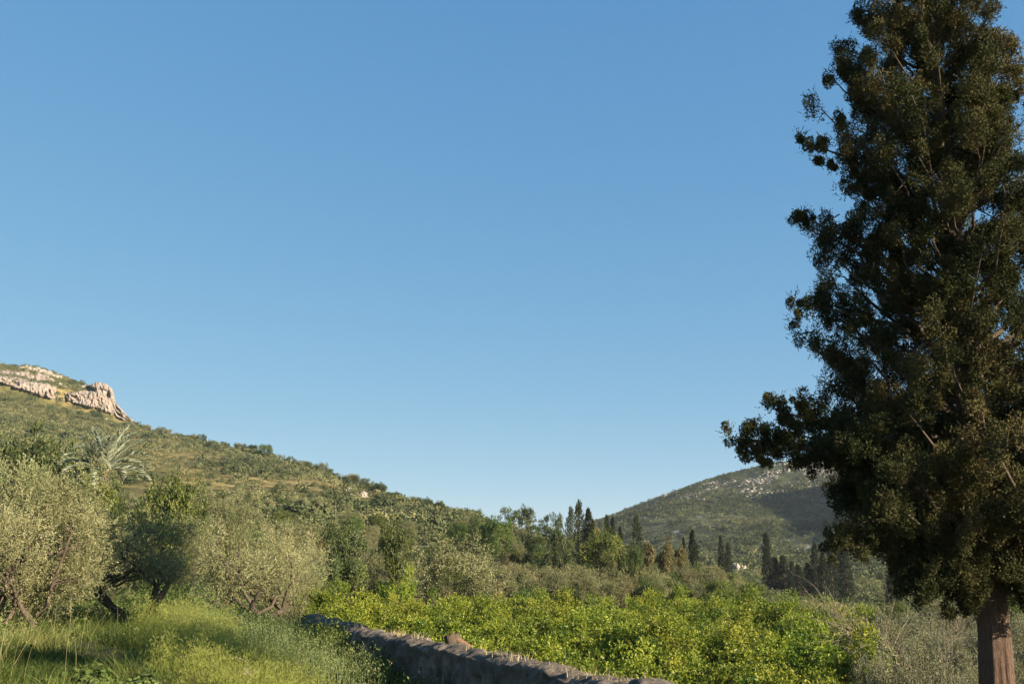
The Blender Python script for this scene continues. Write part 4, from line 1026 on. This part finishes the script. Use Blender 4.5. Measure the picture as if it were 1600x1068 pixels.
# ------------------------------------------------------------------ old wall
def build_wall():
    a0, a1 = -9.0, WL + 0.6
    na = 1500; prof_n = 96
    al = np.linspace(a0, a1, na)
    topz = 0.485 + 0.06 * fbm(al * 0.45, al * 0, 0, 4, 3) + 0.03 * fbm(al * 2.2, al * 0, 0, 6, 4)
    # ends taper
    topz = topz - 0.25 * sstep(WL - 0.6, WL + 0.6, al)
    A_, T_ = np.meshgrid(al, np.linspace(0, 1, prof_n), indexing='ij')
    TZ = np.repeat(topz[:, None], prof_n, 1)
    hw = 0.27
    # profile: up the near face, over a rounded top, down the orchard side
    s = np.interp(T_, [0, 0.42, 0.50, 0.58, 1], [-hw - 0.10, -hw, -0.02, hw, hw + 0.10])
    s = np.where((T_ > 0.42) & (T_ < 0.58), -hw * np.cos((T_ - 0.42) / 0.16 * math.pi), s)
    botn = -1.25; botf = -5.3
    z = np.where(T_ <= 0.42, botn + (TZ - 0.12 - botn) * (T_ / 0.42), np.where(T_ >= 0.58, botf + (TZ - 0.12 - botf) * ((1 - T_) / 0.42), TZ - 0.12 + 0.12 * np.sin((T_ - 0.42) / 0.16 * math.pi)))
    d = 0.075 * fbm(A_ * 1.6, z * 2.2, s * 2, 14, 4) + 0.045 * fbm(A_ * 5, z * 7, s * 6, 15, 4) + 0.032 * np.clip(3.0 * vnoise(A_ * 3.6, z * 6.5, s * 3, 16) + 0.4, -1, 1) * (T_ < 0.44)
    s2 = s + 0.20 + np.sign(s) * d + 0.05 * np.sin(A_ * 0.5)
    z2 = z + np.where((T_ > 0.40) & (T_ < 0.60), d * 0.7, 0)
    X = W0[0] + WD[0] * A_ + WN[0] * s2; Y = W0[1] + WD[1] * A_ + WN[1] * s2
    z2 = z2 + np.where((T_ > 0.40) & (T_ < 0.62), 0.014 * np.clip(3 * vnoise(A_ * 4.2, s * 5, 0.3, 19), -0.8, 1) + 0.015 * vnoise(A_ * 14, s * 14, 0.2, 20), 0)
    P = np.stack([X, Y, z2], -1).reshape(-1, 3); idx = np.arange(na * prof_n).reshape(na, prof_n)
    q = np.stack([idx[:-1, :-1], idx[:-1, 1:], idx[1:, 1:], idx[1:, :-1]], -1).reshape(-1, 4)
    # end cap on the far end
    m = prof_n // 2
    cap = [(idx[-1, k], idx[-1, k + 1], idx[-1, prof_n - 2 - k], idx[-1, prof_n - 1 - k]) for k in range(m - 1)]
    q = np.concatenate([q, np.array(cap)])
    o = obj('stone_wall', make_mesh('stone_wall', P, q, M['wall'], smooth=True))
    tag(o, 'old low earth-and-stone wall with a rounded top running between grass and orchard', 'wall')
    return al, topz
wal, wtz = build_wall()
def wall_pt(a, s=0.2):
    return np.array([W0[0] + WD[0] * a + WN[0] * s, W0[1] + WD[1] * a + WN[1] * s, float(np.interp(a, wal, wtz))])
def wall_a_for_px(px):
    best = min(np.linspace(-5, WL, 400), key=lambda a: abs(pxof(*[float(v) for v in wall_pt(a)])[0] - px)); return best

# the sawn log on the wall
def build_log():
    rg = np.random.default_rng(9); a = wall_a_for_px(700); c = wall_pt(a, 0.22)
    e = empty('tree_stump', tuple(c)); tag(e, 'sawn-off reddish brown tree stump sitting on top of the old wall', 'stump')
    sides = 28; rings = 14
    ang = np.arange(sides) * 2 * math.pi / sides; t = np.linspace(0, 1, rings)
    Am, Tm = np.meshgrid(ang, t)
    rad = (0.19 - 0.02 * Tm) * (1 + 0.13 * np.sin(Am * 3 + 1) + 0.12 * fbm(np.cos(Am) * 1.5, np.sin(Am) * 1.5, Tm * 2, 4, 3) + 0.05 * np.sin(Am * 9))
    e.scale = (0.68, 0.68, 0.68); ax = np.array([-0.06, -0.03, 0.24])
    P = np.stack([rad * np.cos(Am) * 1.0 + 0.10 + ax[0] * Tm, rad * np.sin(Am) + ax[1] * Tm, -0.06 + Tm * 0.27 + Tm * 0.05 * rad * np.cos(Am) / 0.2 + Tm * 0.02 * np.sin(Am * 5)], -1)
    V = P.reshape(-1, 3); i = np.arange(rings - 1)[:, None] * sides; j = np.arange(sides)[None]; j2 = (j + 1) % sides
    Q = np.stack([i + j, i + j2, i + sides + j2, i + sides + j], -1).reshape(-1, 4)
    obj('bark', make_mesh('stump_bark', V, Q, M['bark_dark'], smooth=True), e)
    top = P[-1] ; cen = top.mean(0) + np.array([0, 0, -0.03]); n = 5
    VV = [cen + (top - cen) * k for k in (1.0, 0.8, 0.5, 0.2)]; VV = np.concatenate(VV) + rg.normal(0, 0.006, (sides * 4, 3)); VV[:sides] = top + np.array([0, 0, 0.001])
    QQ = np.concatenate([np.stack([k * sides + j[0], k * sides + j2[0], (k + 1) * sides + j2[0], (k + 1) * sides + j[0]], -1) for k in range(3)])
    last = 3 * sides
    VV = np.concatenate([VV, [cen]]); tr = np.array([(last + k, last + (k + 1) % sides, len(VV) - 1) for k in range(sides)])
    obj('sawn_face', make_mesh('stump_face', VV, QQ, M['cutwood'], tris=tr), e)
    rt = [(bend(rg, [0.12, 0.0, 0.10], [0.52, -0.14, -0.05], 7, 0.03), np.linspace(0.11, 0.03, 7)), (bend(rg, [0.05, 0.05, 0.05], [0.35, 0.12, -0.05], 6, 0.03), np.linspace(0.08, 0.03, 6))]
    v, q = tubes(rt, 8, 0.15, 2); obj('root', make_mesh('stump_root', v, q, M['cutwood'], smooth=True), e)
build_log()

# fallen trunks under the olives, reddish sawn limb
def log_thing(name, label, pts, r0, mat, seed, Y):
    P = np.array([pt(px, py, Y) for px, py in pts]); o = P[0].copy()
    t = np.linspace(0, 1, 9); P = np.stack([np.interp(t, np.linspace(0, 1, len(P)), P[:, m]) for m in range(3)], 1)
    v, q = tubes([(P - o, r0 * np.linspace(1, 0.75, 9))], 10, 0.14, seed)
    ob = obj(name, make_mesh(name, v, q, mat, smooth=True), None, o); tag(ob, label, 'log')
log_thing('fallen_trunk', 'pale fallen trunk lying in the weeds below the rounded olive tree', [(372, 978), (352, 952), (334, 940)], 0.10, M['bark_pale'], 1, 30)
log_thing('olive_stump', 'short dark leaning stump below the rounded olive tree', [(392, 955), (397, 938), (404, 926)], 0.085, M['bark_dark'], 2, 31)

# ------------------------------------------------------------------ grass, oats, weeds
def blades(P, H, Wd, lean, rg, tint, bendy=0.35):
    n = len(P); a = rg.uniform(0, 6.283, n); d = np.stack([np.cos(a), np.sin(a), 0 * a], 1)
    fa = rg.uniform(0, 6.283, n); S = np.stack([np.cos(fa), np.sin(fa), 0 * fa], 1)
    V = []; ts = [0, 0.35, 0.7, 1.0]; ws = [1, 0.85, 0.55, 0.08]
    for t, w_ in zip(ts, ws):
        c = P + np.array([0, 0, 1.0]) * (H * (t - 0.25 * bendy * t * t))[:, None] + d * (lean * H * t ** 1.8)[:, None]
        V += [c - S * (Wd * w_ / 2)[:, None], c + S * (Wd * w_ / 2)[:, None]]
    V = np.stack(V, 1).reshape(-1, 3); b = (np.arange(n) * 8)[:, None]
    Q = np.concatenate([np.stack([b[:, 0] + k, b[:, 0] + k + 1, b[:, 0] + k + 3, b[:, 0] + k + 2], -1) for k in (0, 2, 4)])
    return V, Q, np.repeat(tint, 8)
def grass_field():
    rg = np.random.default_rng(61); n = 430000
    r = np.sqrt(rg.uniform(9 ** 2, 46 ** 2, n)); r = np.where(rg.uniform(size=n) < 0.5, rg.uniform(11, 24, n), r); a = rg.uniform(-0.62, 0.12, n)
    x = r * np.sin(a); y = r * np.cos(a); s, al = wall_st(x, y)
    nz = fbm(x / 1.6, y / 1.6, 0, 71, 3); bare = fbm(x / 2.6, y / 2.6, 0, 72, 2)
    # a bare earthy path crosses the shade on the left
    path = np.abs((y - 20.5) - (-0.9) * (x + 7.6)) / 1.35
    k = (s < -0.12) & (rg.uniform(size=n) < np.clip(0.75 + nz, 0.15, 1)) & ~((path < 0.75 + 0.3 * bare) & (x < -4.8) & (rg.uniform(size=n) < 0.93))
    x, y, s, r, nz = x[k], y[k], s[k], r[k], nz[k]; n = len(x)
    tuft = np.clip(0.5 + 1.1 * fbm(x / 0.55, y / 0.55, 0, 74, 2), 0.25, 1.35)
    H = tuft * (0.20 + 0.34 * rg.uniform(size=n)) * (1 + 0.7 * nz) * np.interp(r, [10, 36], [1.0, 1.35]) * np.where(s > -1.6, 0.72, 1)
    Wd = 0.006 + 0.005 * rg.uniform(size=n) + 0.00018 * r
    t = np.clip(0.42 + 0.60 * fbm(x / 2.2, y / 2.2, 0, 73, 3) + rg.normal(0, 0.17, n), 0, 1)
    V, Q, T = blades(np.stack([x, y, ter(x, y) - 0.02], 1), H, Wd, rg.uniform(0.1, 1.0, n), rg, t, 0.6)
    o = obj('grass', make_mesh('grass', V, Q, M['grass'], T)); tag(o, 'long green grass filling the foreground left of the wall', 'grass', None, 'stuff')
    print('grass', n)
grass_field()
def seed_grass():
    rg = np.random.default_rng(67); n = 3600
    r = rg.uniform(16, 34, n); a = rg.uniform(-0.62, 0.05, n); x = r * np.sin(a); y = r * np.cos(a); s_, al = wall_st(x, y)
    k = (s_ < -0.3) & (rg.uniform(size=n) < np.clip(0.35 + 1.3 * fbm(x / 1.8, y / 1.8, 0, 91, 2), 0.02, 1)); x, y = x[k], y[k]; n = len(x)
    P = np.stack([x, y, ter(x, y)], 1); H = rg.uniform(0.5, 1.05, n); parts = [blades(P, H, np.full(n, 0.007), rg.uniform(0.05, 0.45, n), rg, rg.uniform(0.1, 0.7, n), 0.1)]
    m = 6; hp = np.repeat(P, m, 0) + np.stack([rg.normal(0, 0.035, n * m), rg.normal(0, 0.035, n * m), np.repeat(H, m) * rg.uniform(0.78, 1.0, n * m)], 1)
    parts.append(leaves(hp, rg.normal(size=(n * m, 3)) * 0.5 + np.array([0, 0, 0.8]), 0.045, 0.009, rg, rg.uniform(0.2, 0.8, n * m)))
    V, Q, T = join(parts); tag(obj('seed_grass', make_mesh('seed_grass', V, Q, M['straw2'], T)), 'thin straw-coloured seed stalks standing above the foreground grass', 'grass', None, 'stuff')
seed_grass()
def dens_fw(x, y, r, a, rg):
    s_, al = wall_st(x, y); return (s_ < -0.6) & (fbm(x / 1.9, y / 1.9, 0, 92, 2) > 0.12)
scrub('field_weeds', 1000, 12.5, 27, -0.62, 0.0, 150, 0.14, 0.36, 304, dens_fw, 'broad-leaved green weeds growing among the foreground grass', 0.2, mat='under')
def patch_noise(x, y, cx, cy, rx, ry, seed): return ((x - cx) / rx) ** 2 + ((y - cy) / ry) ** 2 + 0.35 * fbm(x / 0.8, y / 0.8, 0, seed, 3)
def oats():
    rg = np.random.default_rng(62); n = 15000
    x = rg.uniform(-8.0, -2.0, n); y = rg.uniform(13, 27, n); s, al = wall_st(x, y)
    ln = np.interp(y, [13, 27], [-1.4, -1.0])
    k = (s < -0.25) & (s > -3.0 - 0.8 * rg.uniform(size=n)) & (y > 15.5) & (rg.uniform(size=n) < 0.45 + 0.7 * fbm(x, y, 0, 5, 2))
    x, y = x[k], y[k]; n = len(x)
    P = np.stack([x, y, ter(x, y)], 1); H = rg.uniform(0.65, 1.12, n)
    parts = [blades(P, H, np.full(n, 0.010), rg.uniform(0.05, 0.3, n), rg, np.clip(rg.normal(0.35, 0.15, n), 0, 1), 0.1)]
    # hanging spikelets at the head
    m = 6; hp = np.repeat(P, m, 0); hh = np.repeat(H, m) * rg.uniform(0.72, 1.02, n * m)
    hp = hp + np.stack([rg.normal(0, 0.05, n * m), rg.normal(0, 0.05, n * m), hh], 1)
    parts.append(leaves(hp, np.stack([rg.normal(0, .5, n * m), rg.normal(0, .5, n * m), rg.uniform(-1, 0.4, n * m)], 1), 0.045, 0.011, rg, np.clip(rg.normal(0.65, 0.15, n * m), 0, 1)))
    V, Q, T = join(parts); o = obj('wild_oats', make_mesh('wild_oats', V, Q, M['oats'], T)); tag(o, 'pale wild oats standing tall against the far part of the wall', 'grass', None, 'stuff'); print('oats', n)
oats()
def weeds():
    rg = np.random.default_rng(63); n = 5200
    x = rg.uniform(-9, -0.5, n); y = rg.uniform(12.5, 24, n)
    # a long drift of feathery yellow weeds from lower middle to the olives
    cx = np.interp(y, [12.5, 15, 18, 22], [-2.6, -3.9, -5.2, -7.0]); d = np.abs(x - cx) / np.interp(y, [12.5, 17, 23], [1.0, 0.95, 0.7])
    k = (d + 0.75 * fbm(x * 1.2, y * 1.2, 0, 8, 3) + rg.normal(0, 0.22, n) < 1) & (wall_st(x, y)[0] < -1.2)
    x, y = x[k], y[k]; n = len(x); P = np.stack([x, y, ter(x, y)], 1); H = rg.uniform(0.55, 1.0, n) * np.interp(y, [12.5, 18, 23], [0.75, 1.0, 1.15])
    parts = [blades(P, H, np.full(n, 0.008), rg.uniform(0.05, 0.3, n), rg, np.clip(rg.normal(0.3, 0.15, n), 0, 1), 0.1)]
    m = 95; f = rg.uniform(0.30, 1.05, n * m); wd = 0.17 * np.sqrt(np.clip(1.12 - f, 0.05, 1))
    hp = np.repeat(P, m, 0) + np.stack([rg.normal(0, 1, n * m) * wd, rg.normal(0, 1, n * m) * wd, f * np.repeat(H, m)], 1)
    parts.append(leaves(hp, rg.normal(size=(n * m, 3)) * np.array([0.7, 0.7, 0.6]) + np.array([0, 0, 0.8]), 0.06, 0.0065, rg, np.clip(0.15 + 0.5 * f + rg.normal(0, 0.15, n * m), 0, 1)))
    V, Q, T = join(parts); o = obj('yellow_weeds', make_mesh('yellow_weeds', V, Q, M['weed'], T)); tag(o, 'feathery yellow-green weeds in a sunlit drift in the foreground', 'weeds', None, 'stuff'); print('weeds', n, len(Q))
weeds()

def wall_plants():
    rg = np.random.default_rng(64)
    # tufts and rank weeds along the foot of the wall and dry wisps on its top
    n = 9500; al = rg.uniform(-6, WL + 0.5, n); off = -0.05 - np.abs(rg.normal(0, 0.35, n)); g = fbm(al * 0.9, al * 0, 0, 81, 3)
    k = rg.uniform(size=n) < np.clip(0.45 + 1.1 * g, 0.05, 1); al = al[k]; off = off[k]; n = len(al)
    x = W0[0] + WD[0] * al + WN[0] * off; y = W0[1] + WD[1] * al + WN[1] * off
    P = np.stack([x, y, ter(x, y)], 1); H = rg.uniform(0.35, 0.95, n) * (1 + 0.5 * g[k])
    V, Q, T = blades(P, H, np.full(n, 0.013), rg.uniform(0.05, 0.6, n), rg, np.clip(rg.normal(0.35, 0.2, n), 0, 1), 0.3)
    m = 7; hp = np.repeat(P, m, 0) + np.stack([rg.normal(0, 0.06, n * m), rg.normal(0, 0.06, n * m), np.repeat(H, m) * rg.uniform(0.2, 0.95, n * m)], 1)
    L2 = leaves(hp, rg.normal(size=(n * m, 3)), 0.06, 0.028, rg, np.clip(rg.normal(0.4, 0.2, n * m), 0, 1))
    V, Q, T = join([(V, Q, T), L2])
    tag(obj('wall_weeds', make_mesh('wall_weeds', V, Q, M['grass'], T)), 'rank dark green weeds growing along the foot of the old wall', 'weeds', None, 'stuff')
    n = 1500; al = rg.uniform(-4, WL, n); g = fbm(al * 1.3, al * 0, 0, 82, 3); k = g > 0.12; al = al[k]; n = len(al)
    P = np.array([wall_pt(a, 0.2 + o) for a, o in zip(al, rg.normal(0, 0.09, n))]) - np.array([0, 0, 0.03])
    V, Q, T = blades(P, rg.uniform(0.05, 0.16, n), np.full(n, 0.008), rg.uniform(0.2, 0.9, n), rg, rg.uniform(0, 1, n), 0.3)
    tag(obj('dry_wisps', make_mesh('dry_wisps', V, Q, M['straw'], T)), 'short dry straw wisps sprouting from the top of the old wall', 'grass', None, 'stuff')
wall_plants()
def dry_stalk(label, px, py, Y, H, seed, mat):
    rg = np.random.default_rng(seed); c = pt(px, py, Y); z = tz(c.x, Y); paths = []
    for k in range(3):
        b = rg.normal(0, 0.03, 3) * np.array([1, 1, 0]); e = b + np.array([rg.normal(0, 0.12), rg.normal(0, 0.1), H * rg.uniform(0.75, 1.0)])
        P = bend(rg, b, e, 8, 0.04); paths.append((P, 0.011 * np.linspace(1, 0.4, 8)))
        for q in range(7):
            i = rg.integers(3, 8); d = np.array([rg.normal(0, 0.12), rg.normal(0, 0.12), rg.uniform(0.02, 0.14)])
            paths.append((bend(rg, P[i], P[i] + d, 4, 0.08), 0.006 * np.linspace(1, 0.5, 4)))
    v, q = tubes(paths, 5, 0.1, seed); o = obj('dry_stalk', make_mesh('dry_stalk', v, q, mat, smooth=True), None, (c.x, Y, z)); tag(o, label, 'stalk')
dry_stalk('tall forked dry stalk standing against the shaded face of the wall', 748, 1040, 12.6, 0.85, 1, M['bark_pale'])
dry_stalk('dry seed stalk just left of the tallest forked one, before the wall', 725, 1050, 13.0, 0.6, 2, M['bark_pale'])
dry_stalk('thin dry stalk rising from the yellow weeds at the bottom edge', 384, 1040, 14.4, 0.75, 3, M['bark_pale'])
dry_stalk('shorter dry stalk in the dark grass left of the yellow weeds', 357, 1050, 14.6, 0.6, 4, M['bark_pale'])
dry_stalk('reddish withered seed head in the dark grass at the bottom edge', 300, 1060, 14.2, 0.42, 5, M['cutwood'])

# ------------------------------------------------------------------ haze
hm, ht, hout = new_mat('haze_air')
pv = ht.nodes.new('ShaderNodeVolumePrincipled'); pv.inputs['Density'].default_value = 0.00008; pv.inputs['Color'].default_value = (0.80, 0.88, 1.0, 1); pv.inputs['Anisotropy'].default_value = 0.2
ht.links.new(pv.outputs[0], hout.inputs['Volume'])
x0, x1, y0, y1, z0_, z1_ = -5300, 5300, -5300, 5300, -60, 230
HV = [(x, y, z) for x in (x0, x1) for y in (y0, y1) for z in (z0_, z1_)]
HF = [(0, 1, 3, 2), (4, 6, 7, 5), (0, 4, 5, 1), (2, 3, 7, 6), (0, 2, 6, 4), (1, 5, 7, 3)]
tag(obj('haze', make_mesh('haze', HV, HF, hm)), 'faint blue haze in the air over the valley', 'haze', None, 'stuff')
print('ground z', GZ.min(), GZ.max())
